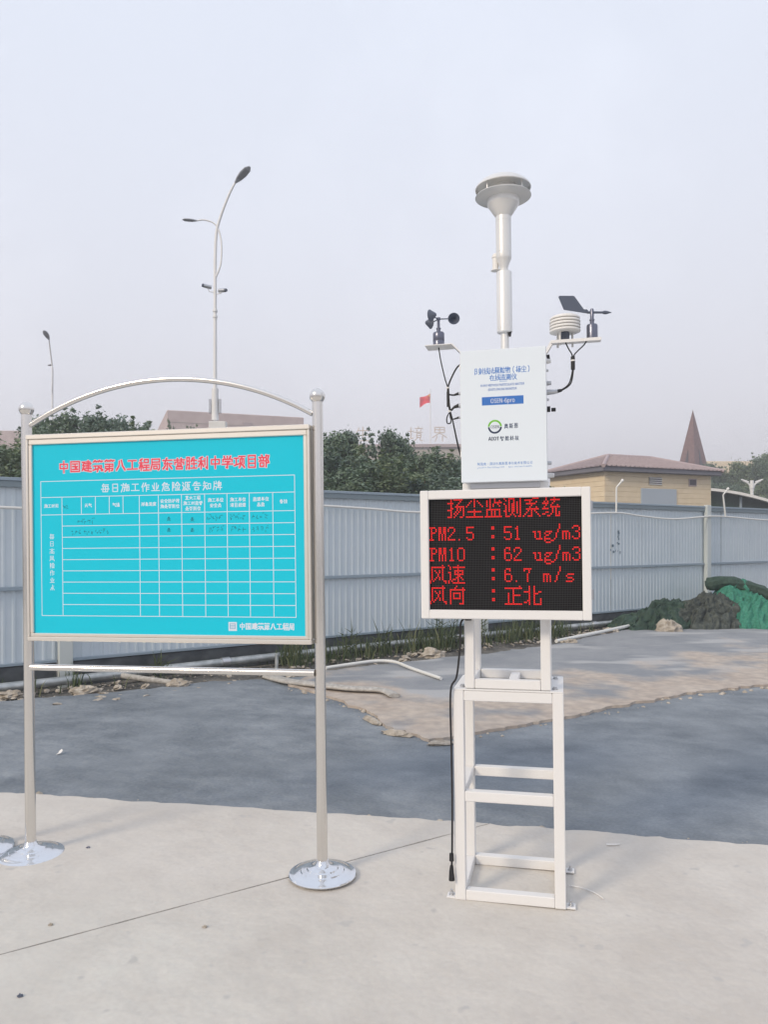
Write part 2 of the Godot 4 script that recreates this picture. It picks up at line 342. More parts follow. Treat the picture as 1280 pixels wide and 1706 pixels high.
func blob(seed_no: int, radius: Vector3, rough: float, rings := 12, segs := 18, flat_bottom := -0.35) -> ArrayMesh:
	var n := FastNoiseLite.new()
	n.seed = seed_no
	n.frequency = 0.9
	n.fractal_octaves = 4
	var p := []
	for i in rings + 1:
		var row := []
		for j in segs:
			var th := PI * i / rings
			var ph := TAU * j / segs
			var d := Vector3(sin(th) * cos(ph), cos(th), sin(th) * sin(ph))
			var r := 1.0 + rough * n.get_noise_3dv(d * 1.6)
			var v := d * r
			v.y = maxf(v.y, flat_bottom)
			row.append(v * radius)
		p.append(row)
	var st := begin()
	for i in rings:
		for j in segs:
			var k := (j + 1) % segs
			var mid: Vector3 = p[i][j] + p[i + 1][k]
			if i > 0:
				tri(st, p[i][j], p[i][k], p[i + 1][k], mid)
			if i < rings - 1:
				tri(st, p[i][j], p[i + 1][k], p[i + 1][j], mid)
	return st.commit()

# ------------------------------------------------------------------ materials
func lin(r: float, g: float, b: float) -> Color:
	return Color(r, g, b).linear_to_srgb()

func mat(c: Color, rough := 0.7, metal := 0.0) -> StandardMaterial3D:
	var m := StandardMaterial3D.new()
	m.albedo_color = c
	m.roughness = rough
	m.metallic = metal
	return m

func noise_bytes(size: int, seed_no: int, freq: float, octaves: int, kind := FastNoiseLite.TYPE_SIMPLEX_SMOOTH) -> PackedByteArray:
	var n := FastNoiseLite.new()
	n.seed = seed_no
	n.frequency = freq
	n.noise_type = kind
	n.fractal_octaves = octaves
	var img := n.get_seamless_image(size, size, false, false, 0.2)
	img.convert(Image.FORMAT_L8)
	return img.get_data()

# surface colour from several layers of noise: each layer [frequency, octaves, weight]
func surface_tex(size: int, seed_no: int, a: Color, b: Color, layers: Array, spots := []) -> ImageTexture:
	var data := []
	for i in layers.size():
		data.append(noise_bytes(size, seed_no + i * 17, layers[i][0], layers[i][1]))
	var spot := PackedByteArray()
	if spots.size() > 0:
		spot = noise_bytes(size, seed_no + 999, spots[0], 3)
	var out := PackedByteArray()
	out.resize(size * size * 3)
	var total := 0.0
	for l in layers:
		total += l[2]
	for i in size * size:
		var v := 0.0
		for k in layers.size():
			v += (data[k][i] / 255.0) * layers[k][2]
		v = clampf((v / total - 0.5) * 2.2 + 0.5, 0.0, 1.0)
		var c := a.lerp(b, v)
		if spots.size() > 0 and spot[i] > spots[1]:
			c = c.lerp(spots[2], clampf((spot[i] - spots[1]) / 20.0, 0.0, 1.0))
		out[i * 3] = int(c.r * 255)
		out[i * 3 + 1] = int(c.g * 255)
		out[i * 3 + 2] = int(c.b * 255)
	return ImageTexture.create_from_image(Image.create_from_data(size, size, false, Image.FORMAT_RGB8, out))

func bump_tex(size: int, seed_no: int, freq: float, octaves: int, strength: float) -> ImageTexture:
	var img := Image.create_from_data(size, size, false, Image.FORMAT_L8, noise_bytes(size, seed_no, freq, octaves))
	img.convert(Image.FORMAT_RGBA8)
	img.bump_map_to_normal_map(strength)
	return ImageTexture.create_from_image(img)

func world_mapped(m: StandardMaterial3D, metres: float) -> StandardMaterial3D:
	m.uv1_triplanar = true
	m.uv1_world_triplanar = true
	m.uv1_scale = Vector3.ONE / metres
	return m

func textured(tex: Texture2D, metres: float, rough: float, normal: Texture2D = null, depth := 0.5) -> StandardMaterial3D:
	var m := mat(Color.WHITE, rough)
	m.albedo_texture = tex
	if normal != null:
		m.normal_enabled = true
		m.normal_texture = normal
		m.normal_scale = depth
	return world_mapped(m, metres)

func make_materials() -> void:
	M.white = mat(lin(0.775, 0.768, 0.76), 0.42)
	M.box_white = mat(lin(0.74, 0.77, 0.80), 0.4)
	M.inlet = mat(lin(0.74, 0.74, 0.73), 0.35, 0.35)
	M.dark = mat(lin(0.09, 0.108, 0.15), 0.5)
	M.sensor = mat(lin(0.16, 0.17, 0.22), 0.3, 0.7)
	M.black = mat(lin(0.015, 0.015, 0.017), 0.6)
	M.plastic_white = mat(lin(0.78, 0.77, 0.75), 0.5)
	M.plug = mat(lin(0.55, 0.56, 0.58), 0.3, 0.8)
	M.steel = mat(lin(0.79, 0.765, 0.73), 0.22, 1.0)
	M.steel_frame = mat(lin(0.79, 0.75, 0.69), 0.36, 0.75)
	M.chrome = mat(lin(0.78, 0.79, 0.81), 0.13, 1.0)
	M.fence = textured(surface_tex(512, 31, lin(0.54, 0.615, 0.67), lin(0.60, 0.67, 0.72), [[0.004, 4, 1.0], [0.03, 3, 0.5]]), 3.0, 0.45)
	M.fence_trim_shade = mat(lin(0.20, 0.25, 0.28), 0.5)  # top rail colour kept dark to stand for the shadow line there
	M.fence_rail = mat(lin(0.28, 0.35, 0.41), 0.5)
	M.fence_post = mat(lin(0.56, 0.60, 0.59), 0.5)
	M.shaded_plinth = textured(surface_tex(256, 41, lin(0.055, 0.065, 0.07), lin(0.11, 0.12, 0.13), [[0.02, 4, 1.0]]), 1.2, 0.9)  # shadow at the fence foot is put into this dark colour
	M.pvc = mat(lin(0.72, 0.72, 0.69), 0.45)
	M.pipe = textured(surface_tex(256, 43, lin(0.30, 0.33, 0.34), lin(0.55, 0.57, 0.57), [[0.02, 4, 1.0]]), 0.8, 0.35)
	M.pipe.metallic = 0.5
	M.hose = textured(surface_tex(256, 44, lin(0.36, 0.34, 0.31), lin(0.52, 0.50, 0.46), [[0.03, 3, 1.0]]), 0.4, 0.9)
	var fine := bump_tex(512, 51, 0.05, 4, 3.0)
	M.concrete = textured(surface_tex(1024, 5, lin(0.54, 0.505, 0.462), lin(0.63, 0.598, 0.55), [[0.0025, 3, 1.0], [0.011, 4, 0.7], [0.09, 2, 0.45]], [0.016, 214, lin(0.50, 0.48, 0.455)]), 3.1, 0.85, fine, 0.25)
	M.asphalt = textured(surface_tex(1024, 7, lin(0.145, 0.168, 0.192), lin(0.265, 0.292, 0.32), [[0.004, 4, 1.0], [0.015, 4, 0.5], [0.16, 3, 0.5]]), 4.3, 0.9, fine, 0.7)
	M.asphalt.uv1_scale = Vector3(0.23, 0.3, 0.27)
	M.dirt = textured(surface_tex(512, 9, lin(0.07, 0.07, 0.066), lin(0.21, 0.195, 0.175), [[0.01, 4, 1.0], [0.08, 3, 0.8]]), 2.3, 0.95, fine, 1.0)
	M.rock = textured(surface_tex(256, 13, lin(0.30, 0.26, 0.21), lin(0.55, 0.50, 0.43), [[0.02, 4, 1.0]]), 0.5, 0.9, fine, 0.8)
	M.net_dark = textured(surface_tex(256, 15, lin(0.018, 0.045, 0.032), lin(0.045, 0.085, 0.06), [[0.03, 4, 1.0]]), 0.6, 0.75, fine, 0.2)
	M.net_grey = textured(surface_tex(256, 16, lin(0.035, 0.045, 0.04), lin(0.10, 0.115, 0.10), [[0.03, 4, 1.0]]), 0.6, 0.8, fine, 0.2)
	M.net_green = textured(surface_tex(256, 17, lin(0.02, 0.17, 0.11), lin(0.05, 0.27, 0.19), [[0.04, 4, 1.0]]), 0.5, 0.7, fine, 0.2)
	M.wood = mat(lin(0.30, 0.22, 0.15), 0.9)
	M.lamp_pole = mat(lin(0.80, 0.80, 0.80), 0.5)
	M.lamp_head = mat(lin(0.45, 0.47, 0.51), 0.5)
	M.cream = textured(surface_tex(256, 19, lin(0.74, 0.61, 0.42), lin(0.80, 0.67, 0.48), [[0.02, 4, 1.0]]), 2.0, 0.8)
	M.roof = textured(surface_tex(256, 21, lin(0.31, 0.25, 0.255), lin(0.40, 0.335, 0.34), [[0.04, 3, 1.0]]), 1.5, 0.8)
	M.ridge = mat(lin(0.42, 0.34, 0.34), 0.8)
	M.fascia = mat(lin(0.17, 0.17, 0.20), 0.7)
	M.shutter = mat(lin(0.42, 0.48, 0.54), 0.6)
	M.window_dark = mat(lin(0.06, 0.05, 0.06), 0.3)
	M.spire = textured(surface_tex(256, 23, lin(0.16, 0.092, 0.087), lin(0.225, 0.135, 0.127), [[0.03, 3, 1.0]]), 3.0, 0.85)
	M.pink_stone = textured(surface_tex(256, 25, lin(0.50, 0.40, 0.385), lin(0.57, 0.47, 0.45), [[0.03, 3, 1.0]]), 8.0, 0.85)
	M.far_wall = textured(surface_tex(256, 27, lin(0.40, 0.36, 0.31), lin(0.46, 0.42, 0.37), [[0.03, 3, 1.0]]), 8.0, 0.85)
	M.gold = mat(lin(0.66, 0.55, 0.45), 0.5)  # gold paled, with distance haze mixed into the letter colour
	M.lens = mat(lin(0.30, 0.31, 0.34), 0.3)
	M.flag = mat(lin(0.75, 0.012, 0.03), 0.8)
	M.star = mat(lin(0.8, 0.6, 0.05), 0.8)
	M.bark = mat(lin(0.11, 0.09, 0.07), 0.95)
	M.leaf = mat(Color.WHITE, 0.6)
	M.leaf.vertex_color_use_as_albedo = true
	M.leaf.cull_mode = BaseMaterial3D.CULL_DISABLED
	M.leaf.backlight_enabled = true
	M.leaf.backlight = Color(0.5, 0.6, 0.38)

# ------------------------------------------------------------------ printing
var parsed := {}
func strokes_of(ch: String) -> Array:
	if parsed.has(ch):
		return parsed[ch]
	var out := []
	if GLYPH.has(ch):
		for seg in (GLYPH[ch] as String).split(";"):
			if seg.begins_with("@"):
				var w := seg.substr(1).split(" ")
				var lo := Vector2(float(w[1]), float(w[2]))
				var hi := Vector2(float(w[3]), float(w[4]))
				for s in strokes_of(w[0]):
					var moved := PackedVector2Array()
					for p in s:
						moved.append(lo + p / 16.0 * (hi - lo))
					out.append(moved)
			else:
				var line := PackedVector2Array()
				for pair in seg.split(" "):
					var xy := pair.split(",")
					line.append(Vector2(float(xy[0]), float(xy[1])))
				out.append(line)
	parsed[ch] = out
	return out

func pen(img: Image, a: Vector2, b: Vector2, wide: float, c: Color) -> void:
	var n := maxi(1, int(a.distance_to(b) / maxf(0.6, wide * 0.25)))
	for i in n + 1:
		var p := a.lerp(b, float(i) / n)
		img.fill_rect(Rect2i(int(round(p.x - wide / 2)), int(round(p.y - wide / 2)), maxi(1, int(round(wide))), maxi(1, int(round(wide)))), c)

func write(img: Image, text: String, at: Vector2, pitch: Vector2, size: Vector2, wide: float, c: Color) -> void:
	for i in text.length():
		var o := at + pitch * i
		for s in strokes_of(text[i]):
			for k in s.size() - 1:
				pen(img, o + s[k] / 16.0 * size, o + s[k + 1] / 16.0 * size, wide, c)

func board_print() -> ImageTexture:
	var w := 1536
	var h := 1014
	var img := Image.create(w, h, false, Image.FORMAT_RGB8)
	var cyan := lin(0.012, 0.56, 0.73)
	img.fill(cyan)
	var pale := lin(0.66, 0.72, 0.82)
	var size := Vector2(w, h)
	var row := func(v: float, u0: float, u1: float):
		pen(img, Vector2(u0, v) * size, Vector2(u1, v) * size, 4, pale)
	var col := func(u: float, v0: float, v1: float):
		pen(img, Vector2(u, v0) * size, Vector2(u, v1) * size, 4, pale)
	var red := lin(0.78, 0.075, 0.115)
	for pass_no in 2:
		write(img, "中国建筑第八工程局东营胜利中学项目部", Vector2(0.102, 0.093) * size, Vector2(0.0436, 0.0) * size, Vector2(57, 59), 13.0 if pass_no == 0 else 7.0, lin(0.72, 0.60, 0.66) if pass_no == 0 else red)
	write(img, "每日施工作业危险源告知牌", Vector2(0.264, 0.217) * size, Vector2(0.0378, 0.0) * size, Vector2(45, 44), 4.6, pale)
	for v in [0.196, 0.281, 0.374, 0.907]:
		row.call(v, 0.03, 0.967)
	for i in 8:
		row.call(0.4335 + i * 0.0592, 0.112, 0.967)
	col.call(0.03, 0.196, 0.907)
	col.call(0.967, 0.196, 0.907)
	for u in [0.187, 0.241, 0.2935, 0.346]:
		col.call(u, 0.281, 0.374)
	for u in [0.112, 0.407, 0.478, 0.563, 0.647, 0.728, 0.807, 0.89]:
		col.call(u, 0.281, 0.907)
	var heads := [[0.071, ["施工时间"]], [0.214, ["天气"]], [0.32, ["气温"]], [0.4425, ["形象进度"]], [0.5205, ["安全防护措", "施是否到位"]], [0.605, ["重大工程", "施工时监督", "是否到位"]],
		[0.6875, ["施工单位", "安全员"]], [0.7675, ["施工单位", "项目经理"]], [0.8485, ["监理单位", "总监"]], [0.9285, ["备注"]]]
	for e in heads:
		var lines: Array = e[1]
		for k in lines.size():
			var t: String = lines[k]
			var vv := 0.3275 + (k - (lines.size() - 1) * 0.5) * 0.0275
			write(img, t, Vector2(e[0] - 0.0068 * t.length() * 1.02, vv - 0.0105) * size, Vector2(0.0142, 0) * size, Vector2(18, 19), 2.6, pale)
	write(img, "每日高风险作业点", Vector2(0.0625, 0.475) * size, Vector2(0, 0.0385) * size, Vector2(27, 28), 3.2, pale)
	# the marker-pen entries
	var ink := lin(0.02, 0.13, 0.18)
	var r := RandomNumberGenerator.new()
	r.seed = 77
	for e in [[0.168, 0.402, 5, 0.0145], [0.146, 0.462, 10, 0.0152], [0.655, 0.395, 4, 0.014], [0.737, 0.394, 4, 0.013], [0.816, 0.394, 4, 0.015], [0.66, 0.455, 4, 0.014], [0.738, 0.455, 4, 0.014], [0.816, 0.457, 4, 0.015], [0.115, 0.33, 2, 0.01]]:
		for k in e[2]:
			var o := Vector2(e[0] + k * e[3], e[1] + r.randf_range(-0.004, 0.004)) * size
			for s in 4:
				var a := o + Vector2(r.randf_range(0, 14), r.randf_range(-8, 14))
				var b := a + (Vector2(r.randf_range(4, 12), r.randf_range(-2, 2)) if s % 2 == 0 else Vector2(r.randf_range(-4, 4), r.randf_range(5, 13)))
				pen(img, a, b, 1.8, ink)
	for e in [[0.509, 0.395], [0.595, 0.4], [0.509, 0.452], [0.595, 0.455]]:
		write(img, "是", Vector2(e[0], e[1]) * size, Vector2.ZERO, Vector2(20, 19), 1.8, ink)
	# the company mark and name at the foot
	img.fill_rect(Rect2i(int(0.729 * w), int(0.933 * h), 46, 46), pale)
	for k in 4:
		img.fill_rect(Rect2i(int(0.729 * w) + 7, int(0.933 * h) + 8 + k * 8, 32, 3), lin(0.20, 0.42, 0.60))
	img.fill_rect(Rect2i(int(0.729 * w) + 7, int(0.933 * h) + 8, 3, 27), lin(0.20, 0.42, 0.60))
	img.fill_rect(Rect2i(int(0.729 * w) + 36, int(0.933 * h) + 8, 3, 27), lin(0.20, 0.42, 0.60))
	write(img, "中国建筑第八工程局", Vector2(0.768, 0.938) * size, Vector2(0.0218, 0) * size, Vector2(29, 32), 5.0, pale)
	return ImageTexture.create_from_image(img)

func box_print() -> ImageTexture:
	var w := 768
	var h := 1200
	var img := Image.create(w, h, false, Image.FORMAT_RGB8)
	img.fill(lin(0.73, 0.795, 0.86))
	var size := Vector2(w, h)
	var blue := lin(0.035, 0.165, 0.52)
	var navy := lin(0.012, 0.028, 0.075)
	write(img, "β射线法颗粒物（扬尘）", Vector2(0.155, 0.135) * size, Vector2(0.0625, 0) * size, Vector2(44, 56), 4.6, blue)
	write(img, "在线监测仪", Vector2(0.345, 0.19) * size, Vector2(0.0645, 0) * size, Vector2(45, 52), 4.6, blue)
	img.fill_rect(Rect2i(int(0.46 * w), int(0.243 * h), int(0.09 * w), 3), blue)
	img.fill_rect(Rect2i(int(0.25 * w), int(0.357 * h), int(0.49 * w), int(0.064 * h)), blue)
	var c := Vector2(0.40, 0.585) * size
	var rr := 0.082 * w
	for y in range(-66, 67):
		for x in range(-66, 67):
			var d := Vector2(x, y).length()
			if d < rr and d > rr * 0.74 and absf(y) > 2:
				img.set_pixel(int(c.x) + x, int(c.y) + y, lin(0.16, 0.50, 0.03) if y < 0 else navy)
	write(img, "奥斯恩", Vector2(0.512, 0.566) * size, Vector2(0.0575, 0) * size, Vector2(33, 42), 3.6, navy)
	write(img, "智能科技", Vector2(0.462, 0.66) * size, Vector2(0.0575, 0) * size, Vector2(32, 40), 3.6, navy)
	write(img, "制造商：深圳市奥斯恩净化技术有限公司", Vector2(0.188, 0.855) * size, Vector2(0.0362, 0) * size, Vector2(24, 26), 2.4, blue)
	var r := RandomNumberGenerator.new()
	r.seed = 5
	for k in 44:
		var u := 0.188 + k * 0.0146
		if k in [7, 22, 23, 24, 29]:
			continue
		for s in 3:
			var a := Vector2(u, 0.887) * size + Vector2(r.randf_range(0, 7), r.randf_range(0, 11))
			pen(img, a, a + (Vector2(4, 0) if s == 1 else Vector2(0, 6)), 2, blue)
	return ImageTexture.create_from_image(img)

func led_maps() -> Array:
	var cell := 8
	var img := Image.create(96 * cell, 64 * cell, false, Image.FORMAT_RGB8)
	img.fill(lin(0.050, 0.050, 0.052))
	var glow := Image.create(96 * cell, 64 * cell, false, Image.FORMAT_RGB8)
	glow.fill(Color.BLACK)
	for y in 64:
		for x in 96:
			img.fill_rect(Rect2i(x * cell + 1, y * cell + 1, cell - 2, cell - 2), lin(0.006, 0.006, 0.007))
	var lines := [["扬尘监测系统", 12, 0, 12]]
	var show := func(text: String, x0: int, y0: int, step: int):
		for i in text.length():
			if not LED.has(text[i]):
				continue
			var rows: Array = LED[text[i]]
			for y in rows.size():
				for x in (rows[y] as String).length():
					var px := x0 + i * step + x
					if rows[y][x] == "#" and px < 96:
						var lamp := Rect2i(px * cell + 1, (y0 + y) * cell + 1, cell - 2, cell - 2)
						img.fill_rect(lamp, lin(0.25, 0.01, 0.01))
						glow.fill_rect(lamp, Color(1, 0.07, 0.06))
	for l in lines:
		show.call(l[0], l[1], l[2], l[3])
	for l in [["PM2.5", 0, 16], [":", 36, 16], ["51", 48, 16], ["ug", 66, 16], ["/", 79, 15], ["m3", 84, 16], ["PM10", 0, 28], [":", 36, 28], ["62", 48, 28], ["ug", 66, 28], ["/", 79, 27], ["m3", 84, 28],
			[":", 36, 40], ["6.7", 48, 40], ["m", 72, 40], ["/", 79, 39], ["s", 86, 40], [":", 36, 52]]:
		show.call(l[0], l[1], l[2], 6)
	show.call("风速", 0, 38, 12)
	show.call("风向", 0, 50, 12)
	show.call("正北", 48, 50, 12)
	return [ImageTexture.create_from_image(img), ImageTexture.create_from_image(glow)]

func face_mesh(x0: float, x1: float, y0: float, y1: float, z: float) -> ArrayMesh:
	var st := begin()
	for k in [[x0, y0, 0, 1], [x0, y1, 0, 0], [x1, y1, 1, 0], [x0, y0, 0, 1], [x1, y1, 1, 0], [x1, y0, 1, 1]]:
		st.set_normal(Vector3.BACK)
		st.set_uv(Vector2(k[2], k[3]))
		st.add_vertex(Vector3(k[0], k[1], z))
	return st.commit()

func latin(text: String, tall: float, wide: float, m: Material, parent: Node, at: Vector3, bold := false) -> void:
	var t := TextMesh.new()
	var f := SystemFont.new()
	f.font_names = PackedStringArray(["Droid Sans"])
	if bold:
		f.font_weight = 700
	t.font = f
	t.text = text
	t.font_size = 64
	t.pixel_size = tall / 64.0 * 1.38
	t.depth = 0.0006
	var o := put("lettering", t, m, parent, at)
	var now := t.get_aabb().size.x
	if wide > 0.0 and now > 0.0:
		o.scale.x = wide / now

# ------------------------------------------------------------------ the dust monitor on its stand
func build_station() -> void:
	var s := thing("dust_monitor", "white dust monitoring station with red LED display on a tall white frame", "monitor", Vector3(0.5596, 0, -3.33))
	s.basis = Basis(Vector3.UP, deg_to_rad(-13.0)) * Basis(Vector3.BACK, 0.0122)
	var bev := 0.003
	var t := 0.044
	# lower frame
	for x in [-0.224, 0.224 - t]:
		for z in [-0.2, 0.2 - t]:
			put("post", box_mesh(Vector3(t, 0.868, t), bev), M.white, s, Vector3(x + t / 2, 0, z + t / 2))
	for y in [0.0, 0.408, 0.868 - t]:
		for z in [-0.2, 0.2 - t]:
			put("rail", box_mesh(Vector3(0.448 - 2 * t - 0.001, t - 0.002, t - 0.003), bev), M.white, s, Vector3(0, y + 0.001, z + t / 2))
		for x in [-0.224, 0.224 - t]:
			put("rail", box_mesh(Vector3(t - 0.003, t - 0.002, 0.4 - 2 * t - 0.001), bev), M.white, s, Vector3(x + t / 2, y + 0.001, 0))
	for p in [[-0.243, 0.17], [0.243, 0.17], [0.243, -0.17], [-0.243, -0.17]]:
		var plate := put("foot_plate", box_mesh(Vector3(0.037, 0.006, 0.045), 0.001), M.white, s, Vector3(p[0], 0.0, p[1]))
		plate.position.y = 0.0005
		var st := begin()
		add_lathe(st, [Vector2(0, 0.006), Vector2(0.012, 0.006), Vector2(0.012, 0.008), Vector2(0.009, 0.0082), Vector2(0.009, 0.016), Vector2(0.0048, 0.0162), Vector2(0.0048, 0.028), Vector2(0, 0.0285)], 10)
		put("bolt", st.commit(), M.plug, plate)
	# upper frame, flush with the front
	put("base_plate", box_mesh(Vector3(0.446, 0.006, 0.33), 0.001), M.white, s, Vector3(0, 0.8685, 0.034))
	for x in [-0.19, 0.19]:
		for z in [-0.09, 0.15]:
			var st := begin()
			add_lathe(st, [Vector2(0, 0), Vector2(0.011, 0), Vector2(0.011, 0.005), Vector2(0.008, 0.006), Vector2(0.008, 0.011), Vector2(0, 0.012)], 8)
			put("bolt", st.commit(), M.plug, s, Vector3(x, 0.8748, z))
	for x in [-0.155, 0.155]:
		put("upper_post", box_mesh(Vector3(0.04, 0.85, 0.04), bev), M.white, s, Vector3(x, 0.876, 0.17))
		put("upper_post", box_mesh(Vector3(0.04, 0.85, 0.04), bev), M.white, s, Vector3(x, 0.876, -0.08))
		put("upper_rail", box_mesh(Vector3(0.036, 0.038, 0.208), bev), M.white, s, Vector3(x, 0.876, 0.045))
		put("upper_rail", box_mesh(Vector3(0.036, 0.038, 0.208), bev), M.white, s, Vector3(x, 1.68, 0.045))
	for z in [0.17, -0.08]:
		put("upper_rail", box_mesh(Vector3(0.268, 0.038, 0.037), bev), M.white, s, Vector3(0, 0.876, z))
		put("upper_rail", box_mesh(Vector3(0.268, 0.038, 0.037), bev), M.white, s, Vector3(0, 1.68, z))
	put("upper_rail", box_mesh(Vector3(0.04, 0.03, 0.208), bev), M.white, s, Vector3(0.02, 0.876, 0.045))
	# LED display
	var st := begin()
	var x1 := 0.335
	var y0 := 1.174
	var y1 := 1.692
	add_box(st, Vector3(-x1, y0, 0.192), Vector3(x1, y1, 0.27), 0.004)
	add_box(st, Vector3(-x1, y0, 0.2705), Vector3(-0.301, y1, 0.3), 0.003)
	add_box(st, Vector3(0.301, y0, 0.2705), Vector3(x1, y1, 0.3), 0.003)
	add_box(st, Vector3(-0.3012, y0, 0.2705), Vector3(0.3012, 1.210, 0.2995), 0.003)
	add_box(st, Vector3(-0.3012, 1.656, 0.2705), Vector3(0.3012, y1, 0.2995), 0.003)
	var led := put("led_display", st.commit(), M.white, s)
	var maps := led_maps()
	var sm := mat(Color.WHITE, 0.7)
	sm.metallic_specular = 0.12
	sm.albedo_texture = maps[0]
	sm.emission_enabled = true
	sm.emission = Color.WHITE
	sm.emission_operator = BaseMaterial3D.EMISSION_OP_MULTIPLY
	sm.emission_texture = maps[1]
	sm.emission_energy_multiplier = 0.72
	put("led_screen", face_mesh(-0.301, 0.301, 1.210, 1.656, 0.284), sm, led)
	for y in [1.27, 1.62]:
		var hst := begin()
		add_tube(hst, [Vector3(0.338, y - 0.02, 0.24), Vector3(0.338, y + 0.02, 0.24)], 0.007, 0.007, 8)
		put("hinge", hst.commit(), M.plug, led)
	# instrument box
	st = begin()
	add_box(st, Vector3(-0.168, 1.73, 0.0), Vector3(0.168, 2.257, 0.218), 0.004)
	var box := put("instrument_box", st.commit(), M.box_white, s)
	st = begin()
	add_box(st, Vector3(-0.173, 1.724, 0.22), Vector3(0.173, 2.262, 0.2395), 0.003)
	put("front_door", st.commit(), M.box_white, box)
	var pm := mat(Color.WHITE, 0.38)
	pm.albedo_texture = box_print()
	put("printed_panel", face_mesh(-0.1705, 0.1705, 1.7265, 2.2595, 0.2402), pm, box)
	var blue := mat(lin(0.035, 0.165, 0.52), 0.5)
	var navy := mat(lin(0.012, 0.028, 0.075), 0.5)
	var pale := mat(lin(0.80, 0.82, 0.85), 0.5)
	var on := func(u: float, v: float) -> Vector3:
		return Vector3(-0.1705 + u * 0.341, 2.2595 - v * 0.533, 0.2407)
	latin("B-RAY METHOD PARTICULATE MATTER", 0.009, 0.174, blue, box, on.call(0.494, 0.269))
	latin("(DUST) ONLINE MONITOR", 0.009, 0.114, blue, box, on.call(0.494, 0.302))
	latin("OSEN-6pro", 0.018, 0.096, pale, box, on.call(0.495, 0.389))
	latin("OSEN", 0.012, 0.033, navy, box, on.call(0.402, 0.586))
	latin("AIOT", 0.0145, 0.043, navy, box, on.call(0.385, 0.676), true)
	st = begin()
	add_box(st, Vector3(-0.14, 1.7, 0.02), Vector3(0.14, 1.7305, 0.2), 0.002)
	put("mounting_plate", st.commit(), M.plug, s)
	# fittings on the right-hand side of the box
	for e in [[2.215, 0.011, 0.022, M.plastic_white, 0.17], [2.135, 0.010, 0.022, M.plug, 0.12], [1.80, 0.009, 0.02, M.plug, 0.17], [1.755, 0.011, 0.03, M.plastic_white, 0.1], [2.175, 0.006, 0.012, M.plug, 0.18], [2.062, 0.006, 0.012, M.plug, 0.15]]:
		var y: float = e[0]
		put("connector", tube([Vector3(0.167, y, e[4]), Vector3(0.168 + e[2] * 0.6, y, e[4]), Vector3(0.168 + e[2], y, e[4])], e[1], e[1] * 0.8, 12), e[3], box)
	for e in [[2.026, 0.185, 0.012], [2.023, 0.207, 0.008]]:
		put("cable_gland", tube([Vector3(e[1] - 0.018, e[0], 0.13), Vector3(e[1], e[0], 0.13)], e[2], e[2], 12), M.black, box)
	put("cable_plug", tube([Vector3(0.167, 2.097, 0.12), Vector3(0.186, 2.098, 0.12), Vector3(0.2, 2.098, 0.12), Vector3(0.215, 2.1, 0.12)], 0.012, 0.008, 14), M.plug, box)
	put("cable_plug", tube([Vector3(0.215, 2.1, 0.12), Vector3(0.232, 2.103, 0.12)], 0.0075, 0.006, 10), M.black, box)
	put("cable_gland", tube([Vector3(0.178, 2.245, 0.15), Vector3(0.181, 2.225, 0.15)], 0.007, 0.006, 10), M.black, box)
	# fittings on the left
	for e in [[2.109, 0.008], [2.058, 0.011], [2.008, 0.006]]:
		put("connector", tube([Vector3(-0.166, e[0], 0.14), Vector3(-0.192, e[0] - 0.001, 0.14)], e[1], e[1] * 0.9, 12), M.plug, box)
		put("cable_plug", tube([Vector3(-0.192, e[0], 0.14), Vector3(-0.213, e[0] - 0.006, 0.14)], e[1] * 0.8, e[1] * 0.5, 10), M.black, box)
	for y in [1.845, 2.205]:
		st = begin()
		add_box(st, Vector3(-0.181, y - 0.012, 0.16), Vector3(-0.1675, y + 0.012, 0.2), 0.002)
		put("hinge", st.commit(), M.plastic_white, box)
	# roof fittings and the sampling inlet
	put("cable_gland", tube([Vector3(0.022, 2.256, 0.09), Vector3(0.022, 2.276, 0.09)], 0.017, 0.015, 14), M.black, box)
	put("cable_gland", tube([Vector3(-0.045, 2.256, 0.12), Vector3(-0.03, 2.27, 0.11)], 0.006, 0.004, 8), M.black, box)
	var inlet := put("sampling_tube", lathe([Vector2(0.0175, 2.25), Vector2(0.0175, 2.362), Vector2(0.029, 2.363), Vector2(0.0325, 2.367), Vector2(0.0325, 2.618), Vector2(0.031, 2.621), Vector2(0.0175, 2.6215), Vector2(0.0175, 2.641), Vector2(0.0315, 2.676),
		Vector2(0.0325, 2.68), Vector2(0.0325, 2.70), Vector2(0.0318, 2.7005), Vector2(0.0318, 2.703), Vector2(0.0325, 2.7035), Vector2(0.0325, 2.832), Vector2(0.0318, 2.8325), Vector2(0.0318, 2.835), Vector2(0.0325, 2.8355), Vector2(0.0325, 2.857)], 40), M.inlet, s, Vector3(0, 0, 0.09))
	put("inlet_head", lathe([Vector2(0.0328, 2.855), Vector2(0.0665, 2.905), Vector2(0.0675, 2.909), Vector2(0.0675, 2.929), Vector2(0.075, 2.931), Vector2(0.114, 2.936), Vector2(0.1175, 2.9385), Vector2(0.116, 2.941), Vector2(0.07, 2.941), Vector2(0.058, 2.945), Vector2(0.056, 2.985), Vector2(0.0, 2.985)], 56), M.inlet, inlet)
	put("inlet_cap", lathe([Vector2(0.0, 2.985), Vector2(0.108, 2.981), Vector2(0.1125, 2.972), Vector2(0.1165, 2.971), Vector2(0.1175, 2.974), Vector2(0.112, 2.984), Vector2(0.1, 2.996), Vector2(0.08, 3.009), Vector2(0.055, 3.019), Vector2(0.03, 3.0245), Vector2(0, 3.027)], 56), M.inlet, inlet)
	for k in 4:
		var a := TAU * (k + 0.4) / 4.0
		var p := Vector3(cos(a) * 0.1, 2.9405, sin(a) * 0.1)
		put("spacer", tube([p, p + Vector3(0, 0.042, 0)], 0.004, 0.004, 8), M.inlet, inlet)
